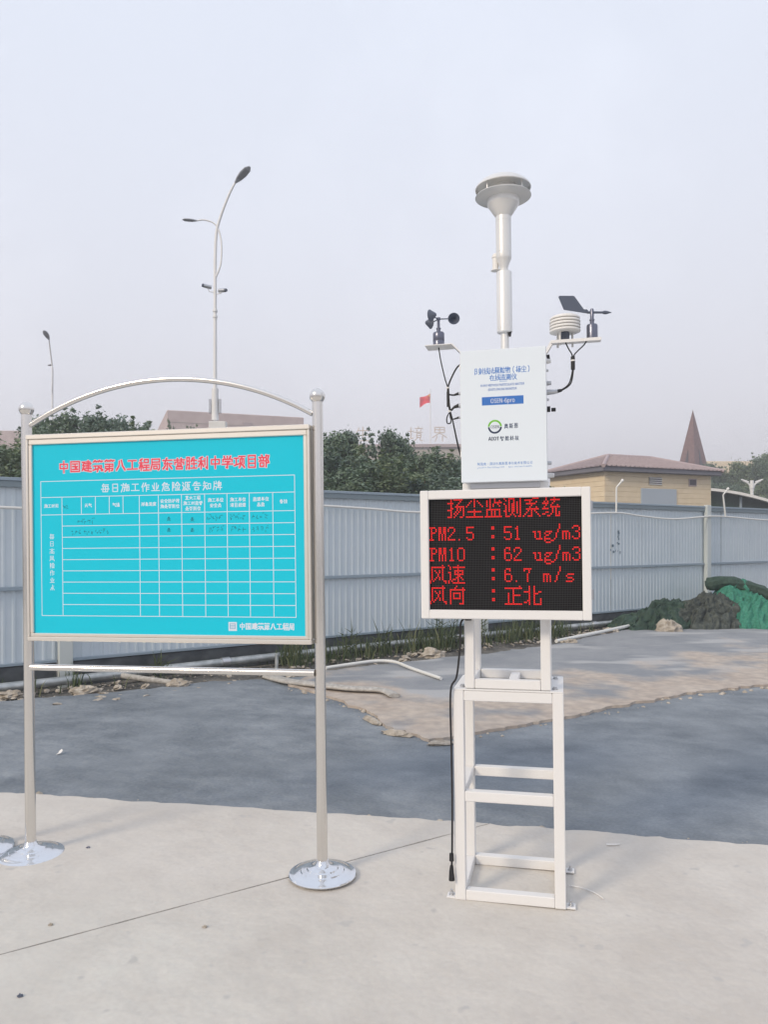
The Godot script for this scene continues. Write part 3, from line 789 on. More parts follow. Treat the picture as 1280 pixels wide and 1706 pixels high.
	put("water_jar", lathe([Vector2(0, 2.634), Vector2(0.02, 2.634), Vector2(0.02, 2.637), Vector2(0.013, 2.639), Vector2(0.013, 2.688), Vector2(0.016, 2.689), Vector2(0.016, 2.694), Vector2(0.009, 2.706), Vector2(0.0, 2.708)], 20), M.plastic_white, inlet, Vector3(-0.036, 0, -0.012))
	put("cable_gland", tube([Vector3(0.022, 2.345, 0.01), Vector3(0.022, 2.366, 0.01)], 0.005, 0.007, 8), M.black, inlet)
	# anemometer on its bracket
	st = begin()
	add_box(st, Vector3(-0.335, 2.318, 0.055), Vector3(-0.218, 2.322, 0.145), 0.001)
	add_prism(st, PackedVector2Array([Vector2(-0.22, 2.318), Vector2(-0.218, 2.3223), Vector2(-0.166, 2.268), Vector2(-0.166, 2.262)]), 0.085, 0.1448)
	put("sensor_bracket", st.commit(), M.white, s)
	var ane := put("anemometer", lathe([Vector2(0.0, 2.322), Vector2(0.0245, 2.322), Vector2(0.0248, 2.345), Vector2(0.0242, 2.346), Vector2(0.0248, 2.347), Vector2(0.0248, 2.379), Vector2(0.022, 2.383), Vector2(0.0085, 2.384), Vector2(0.0085, 2.398), Vector2(0.0105, 2.398), Vector2(0.0105, 2.402), Vector2(0.0062, 2.402), Vector2(0.0062, 2.436), Vector2(0.0085, 2.437), Vector2(0.0085, 2.447), Vector2(0, 2.449)], 24), M.sensor, s, Vector3(-0.281, 0, 0.1))
	for k in 3:
		var a := deg_to_rad(8.0 + 120.0 * k)
		var d := Vector3(cos(a), 0, -sin(a))
		var tan_dir := Vector3(-sin(a), 0, -cos(a))
		var hub := Vector3(0, 2.441, 0)
		put("cup_arm", tube([hub + d * 0.004, hub + d * 0.046], 0.0028, 0.0025, 8), M.dark, ane)
		var cst := begin()
		var prof := [Vector2(0.0, -0.026), Vector2(0.006, -0.0245), Vector2(0.0225, -0.001), Vector2(0.0235, 0.0), Vector2(0.0225, 0.0005), Vector2(0.006, -0.0225), Vector2(0.0, -0.024)]
		add_lathe(cst, prof, 28)
		var cup := put("cup", cst.commit(), M.dark, ane, hub + d * 0.066)
		var x_axis := d
		cup.basis = Basis(x_axis, -tan_dir, x_axis.cross(-tan_dir).normalized()).scaled_local(Vector3.ONE * 1.08)
	# bracket, radiation shield and wind vane
	st = begin()
	add_box(st, Vector3(0.19, 2.305, 0.06), Vector3(0.392, 2.309, 0.13), 0.001)
	add_box(st, Vector3(0.19, 2.296, 0.1302), Vector3(0.392, 2.3092, 0.1335), 0.001)
	add_prism(st, PackedVector2Array([Vector2(0.166, 2.246), Vector2(0.166, 2.268), Vector2(0.19, 2.3085), Vector2(0.203, 2.3046)]), 0.1, 0.1298)
	put("sensor_bracket", st.commit(), M.white, s)
	var prof := [Vector2(0.0, 2.349)]
	for k in 4:
		var y := 2.349 + k * 0.0128
		prof.append_array([Vector2(0.058, y - 0.002), Vector2(0.0625, y - 0.001), Vector2(0.0635, y + 0.002), Vector2(0.0605, y + 0.0072), Vector2(0.044, y + 0.0088)])
	prof.append_array([Vector2(0.061, 2.3995), Vector2(0.0615, 2.404), Vector2(0.056, 2.410), Vector2(0.045, 2.4145), Vector2(0.03, 2.417), Vector2(0, 2.418)])
	var shield := put("radiation_shield", lathe(prof, 48), M.plastic_white, s, Vector3(0.248, 0, 0.095))
	put("sensor_body", tube([Vector3(0.0, 2.309, -0.005), Vector3(0.0, 2.352, -0.005)], 0.018, 0.018, 16), M.dark, shield)
	for p in [[-0.021, 0.024], [0.03, -0.02], [-0.03, -0.02]]:
		put("leg", tube([Vector3(p[0], 2.289, p[1]), Vector3(p[0], 2.352, p[1])], 0.0045, 0.0045, 8), M.plastic_white, shield)
	var vane := put("wind_vane", lathe([Vector2(0.0, 2.309), Vector2(0.0225, 2.309), Vector2(0.0225, 2.366), Vector2(0.02, 2.371), Vector2(0.0085, 2.372), Vector2(0.0085, 2.388), Vector2(0.0105, 2.388), Vector2(0.0105, 2.392), Vector2(0.0078, 2.392), Vector2(0.0078, 2.432), Vector2(0.006, 2.436), Vector2(0, 2.436)], 24), M.sensor, s, Vector3(0.357, 0, 0.095))
	st = begin()
	var yaw := Transform3D(Basis(Vector3.UP, deg_to_rad(16.0)), Vector3.ZERO)
	add_prism(st, PackedVector2Array([Vector2(-0.016, 2.417), Vector2(-0.016, 2.429), Vector2(-0.021, 2.4335), Vector2(-0.034, 2.4335), Vector2(-0.073, 2.487), Vector2(-0.077, 2.489), Vector2(-0.135, 2.489), Vector2(-0.139, 2.485), Vector2(-0.118, 2.434), Vector2(-0.114, 2.4315)]), -0.0022, 0.0022, yaw)
	put("tail_fin", st.commit(), M.dark, vane)
	var nose := []
	for p in [-0.02, 0.045, 0.05, 0.06, 0.07, 0.082]:
		nose.append(yaw * Vector3(p, 2.4215, 0))
	st = begin()
	add_tube(st, nose.slice(0, 2), 0.0052, 0.0045, 10)
	add_tube(st, [nose[1], nose[2]], 0.0045, 0.0075, 12, false)
	add_tube(st, [nose[2], nose[3]], 0.0075, 0.0075, 12, false)
	add_tube(st, [nose[3], nose[5]], 0.0075, 0.0012, 12)
	put("pointer", st.commit(), M.dark, vane)
	# cables
	var wires := [
		[[Vector3(-0.281, 2.318, 0.1), Vector3(-0.272, 2.262, 0.11), Vector3(-0.252, 2.18, 0.13), Vector3(-0.239, 2.137, 0.14), Vector3(-0.238, 2.1, 0.14), Vector3(-0.234, 2.05, 0.14), Vector3(-0.222, 2.01, 0.14), Vector3(-0.2, 1.9, 0.13), Vector3(-0.187, 1.84, 0.12), Vector3(-0.16, 1.75, 0.06)], 0.0026],
		[[Vector3(-0.166, 2.238, 0.13), Vector3(-0.196, 2.225, 0.13), Vector3(-0.222, 2.18, 0.135), Vector3(-0.237, 2.138, 0.14), Vector3(-0.236, 2.11, 0.14), Vector3(-0.213, 2.103, 0.14)], 0.0036],
		[[Vector3(-0.213, 2.052, 0.14), Vector3(-0.226, 2.04, 0.143), Vector3(-0.233, 2.06, 0.144), Vector3(-0.236, 2.12, 0.143), Vector3(-0.2375, 2.14, 0.142)], 0.0045],
		[[Vector3(-0.213, 2.002, 0.14), Vector3(-0.227, 2.005, 0.146), Vector3(-0.231, 2.028, 0.146), Vector3(-0.243, 2.008, 0.146), Vector3(-0.241, 1.985, 0.146), Vector3(-0.226, 1.988, 0.146), Vector3(-0.224, 2.02, 0.146), Vector3(-0.207, 1.93, 0.14), Vector3(-0.19, 1.85, 0.13), Vector3(-0.155, 1.74, 0.06)], 0.0026],
		[[Vector3(0.248, 2.306, 0.105), Vector3(0.262, 2.272, 0.115), Vector3(0.276, 2.242, 0.12), Vector3(0.277, 2.19, 0.12), Vector3(0.262, 2.13, 0.12), Vector3(0.232, 2.105, 0.12)], 0.0028],
		[[Vector3(0.335, 2.306, 0.105), Vector3(0.323, 2.285, 0.115), Vector3(0.297, 2.26, 0.12), Vector3(0.281, 2.238, 0.122), Vector3(0.28, 2.19, 0.122), Vector3(0.268, 2.128, 0.122), Vector3(0.232, 2.102, 0.12)], 0.0028],
		[[Vector3(-0.155, 1.175, 0.21), Vector3(-0.185, 1.15, 0.215), Vector3(-0.19, 1.06, 0.212), Vector3(-0.205, 0.93, 0.215), Vector3(-0.232, 0.86, 0.212), Vector3(-0.232, 0.6, 0.205), Vector3(-0.231, 0.4, 0.21), Vector3(-0.234, 0.2, 0.21), Vector3(-0.236, 0.14, 0.212)], 0.0042],
	]
	for w in wires:
		put("cable", tube(smooth_path(w[0]), w[1], w[1], 8), M.black, s)
	for e in [[0.278, 2.215, 0.121, 0.0085, 0.03], [-0.2375, 2.09, 0.141, 0.0062, 0.035]]:
		put("cable_sleeve", tube([Vector3(e[0], e[1] - e[4], e[2]), Vector3(e[0], e[1], e[2]), Vector3(e[0], e[1] + e[4] * 0.8, e[2])], e[3], e[3], 10), M.black, s)
	for e in [[0.2785, 2.222, 0.121], [-0.2378, 2.135, 0.141], [-0.2315, 2.035, 0.144]]:
		put("cable_tie", tube([Vector3(e[0], e[1] - 0.003, e[2]), Vector3(e[0], e[1] + 0.003, e[2])], 0.0095 if e[0] > 0 else 0.0072, -1, 10), M.plastic_white, s)
	put("cable_plug", tube([Vector3(-0.236, 0.165, 0.212), Vector3(-0.236, 0.195, 0.212)], 0.01, 0.009, 12), M.black, s)
	put("cable_plug", tube([Vector3(-0.236, 0.085, 0.212), Vector3(-0.237, 0.12, 0.212), Vector3(-0.236, 0.145, 0.212)], 0.013, 0.007, 12), M.black, s)
	put("cable_gland", tube([Vector3(-0.155, 1.16, 0.21), Vector3(-0.155, 1.18, 0.21)], 0.014, 0.014, 12), M.black, s)

# ------------------------------------------------------------------ the notice board
func base_profile() -> Array:
	return [Vector2(0.0, 0.0005), Vector2(0.146, 0.0005), Vector2(0.1495, 0.002), Vector2(0.15, 0.006), Vector2(0.147, 0.0095), Vector2(0.125, 0.0135), Vector2(0.121, 0.017), Vector2(0.098, 0.0205), Vector2(0.094, 0.0245), Vector2(0.07, 0.028), Vector2(0.066, 0.033), Vector2(0.045, 0.038), Vector2(0.034, 0.047), Vector2(0.028, 0.062), Vector2(0.026, 0.066), Vector2(0.0, 0.066)]

func build_board() -> void:
	var s := thing("notice_board", "turquoise notice board with white table in an arched stainless steel frame", "notice board", Vector3(-0.977, 0, -3.524))
	s.basis = Basis(Vector3.UP, deg_to_rad(-10.15)) * Basis(Vector3.BACK, 0.0113)
	for x in [-0.714, 0.716]:
		var post := put("post", tube([Vector3(x, 0.04, 0), Vector3(x, 1.0, 0), Vector3(x, 2.09, 0)], 0.024, 0.024, 28), M.steel, s)
		var ball := []
		for k in 17:
			var a := -PI / 2 + PI * k / 16.0
			ball.append(Vector2(cos(a) * 0.0345, 2.117 + sin(a) * 0.0345))
		put("ball_finial", lathe(ball, 28), M.steel, post, Vector3(x, 0, 0))
		var foot := put("base", lathe(base_profile(), 64), M.chrome, s, Vector3(x, 0, 0))
		foot.rotation.z = -0.0113
	var arch := []
	var half := 0.693
	var rise := 0.185
	var rad := (half * half + rise * rise) / (2 * rise)
	for k in 41:
		var x := lerpf(-half, half, k / 40.0)
		arch.append(Vector3(x, 2.04 + rise - rad + sqrt(rad * rad - x * x), 0))
	put("arch_rail", tube(arch, 0.0125, 0.0125, 16), M.steel, s)
	put("lower_rail", tube([Vector3(-0.694, 0.893, 0.012), Vector3(0, 0.893, 0.012), Vector3(0.694, 0.893, 0.012)], 0.0155, 0.0155, 20), M.steel, s)
	# box-section frame: outer tube and inner bead
	var x0 := -0.690
	var x1 := 0.690
	var y0 := 1.022
	var y1 := 1.988
	for e in [[x0, x1, y1 - 0.022, y1, "frame_rail"], [x0, x1, y0, y0 + 0.02, "frame_rail"]]:
		var st := begin()
		add_box(st, Vector3(e[0], e[2], -0.012), Vector3(e[1], e[3], 0.046), 0.003)
		put(e[4], st.commit(), M.steel_frame, s)
	for e in [[x0, x0 + 0.012], [x1 - 0.012, x1]]:
		var st := begin()
		add_box(st, Vector3(e[0], y0 + 0.0205, -0.012), Vector3(e[1], y1 - 0.0225, 0.046), 0.003)
		put("frame_stile", st.commit(), M.steel_frame, s)
	var inner := [[x0 + 0.0125, x1 - 0.0125, y1 - 0.047, y1 - 0.0225], [x0 + 0.0125, x1 - 0.0125, y0 + 0.0205, y0 + 0.036]]
	for e in inner:
		var st := begin()
		add_box(st, Vector3(e[0], e[2], -0.01), Vector3(e[1], e[3], 0.042), 0.003)
		put("bead", st.commit(), M.steel_frame, s)
	for e in [[x0 + 0.0125, x0 + 0.030], [x1 - 0.030, x1 - 0.0125]]:
		var st := begin()
		add_box(st, Vector3(e[0], y0 + 0.0362, -0.01), Vector3(e[1], y1 - 0.0472, 0.042), 0.003)
		put("bead", st.commit(), M.steel_frame, s)
	var st := begin()
	add_box(st, Vector3(x0 + 0.02, y0 + 0.02, -0.008), Vector3(x1 - 0.02, y1 - 0.03, 0.030))
	var back := put("panel", st.commit(), M.box_white, s)
	var pm := mat(Color.WHITE, 0.4)
	pm.metallic_specular = 0.3
	pm.albedo_texture = board_print()
	put("printed_face", face_mesh(x0 + 0.0295, x1 - 0.0295, y0 + 0.0357, y1 - 0.0468, 0.0312), pm, back)
	# the next board in the row, out of the picture but for its base
	var n := thing("board_stand", "chrome base and steel post of a second stand beside the notice board", "stand", Vector3(-1.945, 0, -3.70))
	put("base", lathe(base_profile(), 64), M.chrome, n)
	put("post", tube([Vector3(0, 0.04, 0), Vector3(0, 1.0, 0), Vector3(0, 2.09, 0)], 0.024, 0.024, 28), M.steel, n)

# ------------------------------------------------------------------ fence
const FENCE_AT := Vector3(0, 0, -10.6)
const FENCE_TURN := 0.6239
func fence_point(s: float, y: float, out: float) -> Vector3:
	return FENCE_AT + Basis(Vector3.UP, FENCE_TURN) * Vector3(s, y, out)

func build_fence() -> void:
	var f := thing("site_fence", "long grey-blue corrugated steel site fence behind the paving", "fence", FENCE_AT, FENCE_TURN)
	var pitch := 0.0965
	var ribs := 9
	var wide := pitch * ribs
	var prof := []
	for k in ribs:
		var x := k * pitch
		prof.append_array([Vector2(x, 0), Vector2(x + 0.052, 0), Vector2(x + 0.066, 0.0065), Vector2(x + 0.0825, 0.0065)])
	prof.append(Vector2(wide, 0))
	var st := begin()
	for i in prof.size() - 1:
		var a: Vector2 = prof[i]
		var b: Vector2 = prof[i + 1]
		quad(st, Vector3(a.x, 0.2, a.y), Vector3(b.x, 0.2, b.y), Vector3(b.x, 2.03, b.y), Vector3(a.x, 2.03, a.y), Vector3(0, 0, 1))
	var sheet := st.commit()
	var k := 0
	var s := -9.0
	rng.seed = 31
	while s < 15.0:
		var sh := put("sheet", sheet, M.fence, f, Vector3(s, rng.randf_range(-0.006, 0.006), rng.randf_range(-0.002, 0.002)))
		sh.rotation.x = rng.randf_range(-0.004, 0.004)
		sh.rotation.y = rng.randf_range(-0.006, 0.006)
		s += wide + 0.001
		k += 1
	for x in [-4.19, 1.81, 7.81, 13.81]:
		var pst := begin()
		add_box(pst, Vector3(x - 0.07, -0.1, 0.02), Vector3(x + 0.07, 2.13, 0.1), 0.006)
		put("post", pst.commit(), M.fence_post, f)
	var edges := [-9.0, -4.27, -4.11, 1.73, 1.89, 7.73, 7.89, 13.73]
	for i in range(0, edges.size(), 2):
		var a: float = edges[i]
		var b: float = edges[i + 1]
		var rst := begin()
		add_box(rst, Vector3(a, 0.955, 0.016), Vector3(b, 0.995, 0.045), 0.003)
		put("rail", rst.commit(), M.fence_rail, f)
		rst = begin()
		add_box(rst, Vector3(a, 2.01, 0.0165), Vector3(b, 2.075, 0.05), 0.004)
		put("top_rail", rst.commit(), M.fence_trim_shade, f)
		rst = begin()
		add_box(rst, Vector3(a, 2.0755, -0.03), Vector3(b, 2.11, 0.06), 0.004)
		put("cap", rst.commit(), M.fence_rail, f)
		rst = begin()
		add_box(rst, Vector3(a, 0.185, 0.0165), Vector3(b, 0.215, 0.05), 0.003)
		put("bottom_rail", rst.commit(), M.fence_rail, f)
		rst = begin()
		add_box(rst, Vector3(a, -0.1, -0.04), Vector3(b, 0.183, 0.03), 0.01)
		put("shaded_plinth", rst.commit(), M.shaded_plinth, f)
	# misting pipe clipped along the top
	var sp := thing("misting_pipe", "thin white misting pipe sagging along the top of the fence", "pipe", FENCE_AT, FENCE_TURN)
	var pts := []
	for e in [[-9.0, 1.8], [-6.5, 1.84], [-4.0, 1.79], [-1.6, 1.90], [-0.4, 1.885], [0.5, 1.85], [1.81, 1.9], [3.5, 1.88], [4.9, 1.925], [5.6, 1.88], [6.6, 1.84], [7.81, 1.91], [8.6, 1.905], [9.6, 1.87], [10.6, 1.87], [12.2, 1.92], [13.6, 1.88]]:
		pts.append(Vector3(e[0], e[1], 0.118))
	put("tube", tube(smooth_path(pts, 5), 0.016, 0.016, 10), M.pvc, sp)
	for e in [[4.9, 1.925, -0.02], [8.35, 1.905, -0.12]]:
		var b := Vector3(e[0], e[1], 0.118)
		var top := b + Vector3(e[2], 0.44, 0.02)
		var nz := put("nozzle_riser", tube([b, top, top + Vector3(0.03, 0.04, 0.02), top + Vector3(0.1, 0.115, 0.04)], 0.017, 0.014, 10), M.pvc, sp)
		put("nozzle", tube([top + Vector3(0.09, 0.105, 0.036), top + Vector3(0.12, 0.135, 0.045)], 0.026, 0.022, 10), M.plastic_white, nz)
	# painted phone mark / scuffs on the sheet: dark stencilled lettering, worn
	var ink := mat(lin(0.10, 0.16, 0.21), 0.8)
	var r := RandomNumberGenerator.new()
	r.seed = 12
	for i in 18:
		var c := Vector3(5.02 + r.randf_range(-0.14, 0.14), 1.2 + r.randf_range(0.0, 0.42), 0.0165)
		if c.y > 1.36:
			c.x = 5.02 + (c.x - 5.02) * 0.4 + 0.06
		put("worn_paint_mark", box_mesh(Vector3(r.randf_range(0.012, 0.045), r.randf_range(0.015, 0.05), 0.0012)), ink, f, c)

func build_fence_foot() -> void:
	# silver pipe on the ground in front of the fence
	var pts := []
	for e in [[-9.0, 0.02, 0.34], [-6.0, 0.02, 0.32], [-4.0, 0.03, 0.28], [-2.0, 0.04, 0.2], [0.0, 0.045, 0.18], [2.0, 0.04, 0.19], [4.5, 0.03, 0.2], [6.2, 0.02, 0.24]]:
		pts.append(fence_point(e[0], e[1], e[2]))
	var p := tag(put("ground_pipe", tube(smooth_path(pts, 4), 0.047, 0.047, 16), M.pipe), "long silver pipe lying along the foot of the fence", "pipe")
	for s in [-2.45, 1.2, 4.2]:
		put("coupling", tube([fence_point(s - 0.05, 0.042 if s < 2.0 else 0.033, 0.2 if s > -2.0 else 0.22), fence_point(s + 0.05, 0.042 if s < 2.0 else 0.033, 0.2 if s > -2.0 else 0.215)], 0.054, 0.054, 16), M.plug, p)
	var st := begin()
	add_tube(st, [Vector3(-1.21, -0.08, -8.62), Vector3(-1.205, 0.19, -8.63)], 0.02, 0.02, 10)
	tag(put("stake", st.commit(), M.pipe), "short grey steel stake standing in front of the silver ground pipe", "stake")
	tag(put("plastic_tube", tube(smooth_path([Vector3(2.47, 0.012, -11.0), Vector3(3.3, 0.03, -11.85), Vector3(4.17, 0.045, -12.78)], 4), 0.027, 0.027, 12), M.pvc), "straight white plastic tube lying between rubble and slab near the green netting", "tube")
	tag(put("plastic_tube", tube(smooth_path([Vector3(-0.66, 0.02, -8.7), Vector3(-0.35, 0.03, -8.93), Vector3(-0.08, 0.035, -9.1), Vector3(0.13, 0.03, -9.05), Vector3(0.3, 0.02, -8.7), Vector3(0.6, 0.014, -8.08)], 6), 0.019, 0.018, 12), M.pvc), "bent white plastic tube curling over the slab edge beside the weeds", "tube")
	tag(put("canvas_hose", tube(smooth_path([Vector3(-1.25, -0.012, -8.35), Vector3(-1.0, 0.0, -8.0), Vector3(-0.7, 0.022, -7.72), Vector3(-0.35, 0.026, -7.5), Vector3(-0.02, 0.022, -7.42), Vector3(0.1, 0.015, -7.2)], 6), 0.085, 0.06, 14, 0.34), M.hose), "flattened pale canvas hose lying across the corner of the cracked slab", "hose")
	tag(put("broken_tube", tube([Vector3(-2.75, 0.05, -8.05), Vector3(-2.5, 0.02, -8.02), Vector3(-2.2, -0.01, -7.98)], 0.032, 0.028, 12), M.hose), "short broken pale tube among the rubble left of the silver pipe", "tube")
	# stones
	var rocks := [[Vector3(4.58, -0.01, -12.36), Vector3(0.21, 0.16, 0.15), 14, "large beige boulder lying in front of the dark green netting", "boulder"],
		[Vector3(0.62, 0.0, -9.75), Vector3(0.15, 0.075, 0.11), 5, "pale flat stone on the slab edge below the weeds", "stone"],
		[Vector3(5.62, 0.0, -12.9), Vector3(0.05, 0.12, 0.04), 8, "small white stone standing against the grey netting", "stone"],
		[Vector3(-3.62, -0.03, -7.42), Vector3(0.12, 0.05, 0.08), 9, "grey slab fragment at the asphalt edge near the board's left post", "stone"],
		[Vector3(-2.95, -0.03, -7.58), Vector3(0.14, 0.06, 0.09), 10, "broad broken concrete lump beside the left end of the rubble", "stone"],
		[Vector3(2.66, -0.01, -11.0), Vector3(0.10, 0.05, 0.07), 11, "low grey stone beside the near end of the straight plastic tube", "stone"],
		[Vector3(-2.12, -0.03, -7.92), Vector3(0.12, 0.06, 0.07), 12, "whitish crumpled concrete lump under the board's lower rail", "stone"],
		[Vector3(3.62, 0.0, -12.25), Vector3(0.12, 0.05, 0.09), 14, "pale rubble lump beside the far end of the straight plastic tube", "stone"]]
	for e in rocks:
		tag(put("rock", blob(e[2], e[1], 0.7), M.rock, null, e[0]), e[3], e[4])
	# loose rubble between pipe and paving: too many to count
	rng.seed = 91
	var lump := blob(21, Vector3(1, 0.42, 0.8), 0.8, 6, 9)
	var mm := MultiMesh.new()
	mm.transform_format = MultiMesh.TRANSFORM_3D
	mm.mesh = lump
	mm.instance_count = 1100
	for i in 1100:
		var s := rng.randf_range(-7.0, 6.4)
		var p3 := fence_point(s, -0.045, rng.randf_range(0.15, 1.25 if s < 0.0 else 0.85))
		var size := 0.008 + 0.055 * pow(rng.randf(), 6.0)
		mm.set_instance_transform(i, Transform3D(Basis.from_euler(Vector3(rng.randf() * 0.6, rng.randf() * TAU, rng.randf() * 0.6)).scaled(Vector3.ONE * size), p3))
	var mi := MultiMeshInstance3D.new()
	mi.name = numbered("rubble")
	mi.multimesh = mm
	mi.material_override = M.rock
	add_child(mi)
	mi.set_meta("kind", "stuff")
	tag(mi, "loose grey rubble strewn between the fence pipe and the paving", "rubble")
	# weeds at the foot of the fence
	var st2 := begin()
	var clump := FastNoiseLite.new()
	clump.seed = 4
	clump.frequency = 0.8
	var count := 0
	while count < 1500:
		var s := rng.randf_range(-7.5, 6.0)
		var strength := clump.get_noise_1d(s * 3.0) + (0.5 if s > -1.8 and s < 3.4 else -0.25)
		if rng.randf() > clampf(strength, 0.02, 1.0):
			continue
		count += 1
		var base := fence_point(s, -0.05, rng.randf_range(0.08, 0.62))
		var h := rng.randf_range(0.05, 0.2) * (1.0 + maxf(strength, 0.0) * 0.9)
		if rng.randf() < 0.06:
			h *= 1.7
		var lean := Vector3(rng.randf_range(-1, 1), 0, rng.randf_range(-1, 1)) * h * rng.randf_range(0.15, 0.55)
		var side := Vector3(rng.randf_range(-1, 1), 0, rng.randf_range(-1, 1)).normalized() * rng.randf_range(0.004, 0.009)
		var g := rng.randf()
		st2.set_color(Color(0.06, 0.095, 0.05).lerp(Color(0.17, 0.18, 0.09), g * g))
		var mid := base + Vector3.UP * h * 0.6 + lean * 0.35
		var tip := base + Vector3.UP * h + lean
		tri(st2, base - side, base + side, mid + side, Vector3.BACK)
		tri(st2, base - side, mid + side, mid - side, Vector3.BACK)
		tri(st2, mid - side, mid + side, tip, Vector3.BACK)
	var weeds := put("weeds", st2.commit(), M.leaf)
	weeds.set_meta("kind", "stuff")
	tag(weeds, "thin green weeds growing along the foot of the fence", "weeds")
	# a few reeds that stand taller
	for e in [[-0.75, 0.3, 0.55], [-0.3, 0.35, 0.62], [0.62, 0.4, 0.85], [0.95, 0.35, 0.6], [1.5, 0.3, 0.8], [2.6, 0.3, 0.6], [-3.3, 0.3, 0.35]]:
		var rst := begin()
		for k in 9:
			var a := rng.randf() * TAU
			var base := fence_point(e[0] + rng.randf_range(-0.08, 0.08), -0.05, e[1] + rng.randf_range(-0.06, 0.06))
			var h: float = e[2] * rng.randf_range(0.5, 1.0)
			var out := Vector3(cos(a), 0, sin(a)) * h * rng.randf_range(0.1, 0.35)
			var mid := base + Vector3.UP * h * 0.65 + out * 0.4
			var side := Vector3(-sin(a), 0, cos(a)) * 0.007
			rst.set_color(Color(0.05, 0.08, 0.04).lerp(Color(0.10, 0.12, 0.06), rng.randf()))
			quad(rst, base - side * 0.5, base + side * 0.5, mid + side, mid - side, out + Vector3.UP * 0.01)
			tri(rst, mid - side, mid + side, base + Vector3.UP * h + out, out)
			for l in 4:
				var q := base.lerp(mid, 0.35 + l * 0.2)
				var b := a + rng.randf_range(-2, 2)
				var o2 := Vector3(cos(b), 0.5, sin(b)) * 0.16 * rng.randf_range(0.5, 1.0)
				tri(rst, q - Vector3.UP * 0.008, q + Vector3.UP * 0.008, q + o2, Vector3.BACK)
		tag(put("reed_clump", rst.commit(), M.leaf), "tall thin reed clump rising before the fence foot", "reeds", "reed clumps at the fence foot")

# crumpled netting: a heap with folds
func heap(seed_no: int, rx: float, rz: float, high: float, folds: float, lean := 0.0) -> ArrayMesh:
	var n := FastNoiseLite.new()
	n.seed = seed_no
	n.frequency = 1.2
	n.fractal_octaves = 2
	var f := FastNoiseLite.new()
	f.seed = seed_no + 7
	f.frequency = 1.0
	f.fractal_type = FastNoiseLite.FRACTAL_RIDGED
	f.fractal_octaves = 2
	f.fractal_gain = 0.4
	var g := 110
	var p := []
	for i in g + 1:
		var row := []
		for j in g + 1:
			var u := 2.0 * j / g - 1.0
			var v := 2.0 * i / g - 1.0
			var a := atan2(v, u)
			var rr := maxf(absf(u), absf(v))
			var edge := 1.0 + 0.22 * n.get_noise_2d(cos(a) * 1.3 + 5.0, sin(a) * 1.3)
			var d := Vector2(cos(a), sin(a)) * rr
			var y := high * pow(maxf(0.0, 1.0 - pow(rr, 1.7)), 0.85)
			y *= 1.0 + 0.45 * n.get_noise_2d(d.x * rx * 1.4, d.y * rz * 1.4) + lean * d.x
			var wob := n.get_noise_2d(d.x * 2.0 + 20.0, d.y * 2.0) * 0.7
			var fold := f.get_noise_2d(d.x * rx * 1.5 + d.y * 1.1 + wob, d.y * rz * 0.7 - d.x * 0.6 + wob * 0.6)
			y += folds * (fold * 1.15 + 0.2) * (0.35 + 0.65 * (1.0 - rr * rr))
			y = maxf(y, 0.0) - 0.02 - (0.06 if rr > 0.995 else 0.0)
			row.append(Vector3(d.x * rx * edge, y, d.y * rz * edge + fold * 0.05))
		p.append(row)
	var st := begin()
	st.set_smooth_group(0)
	for i in g:
		for j in g:
			for t in [[p[i][j], p[i][j + 1], p[i + 1][j + 1]], [p[i][j], p[i + 1][j + 1], p[i + 1][j]]]:
				if (t[2] - t[0]).cross(t[1] - t[0]).length() < 1e-9:
					continue
				for v in t:
					st.add_vertex(v)
	st.generate_normals()
	return st.commit()

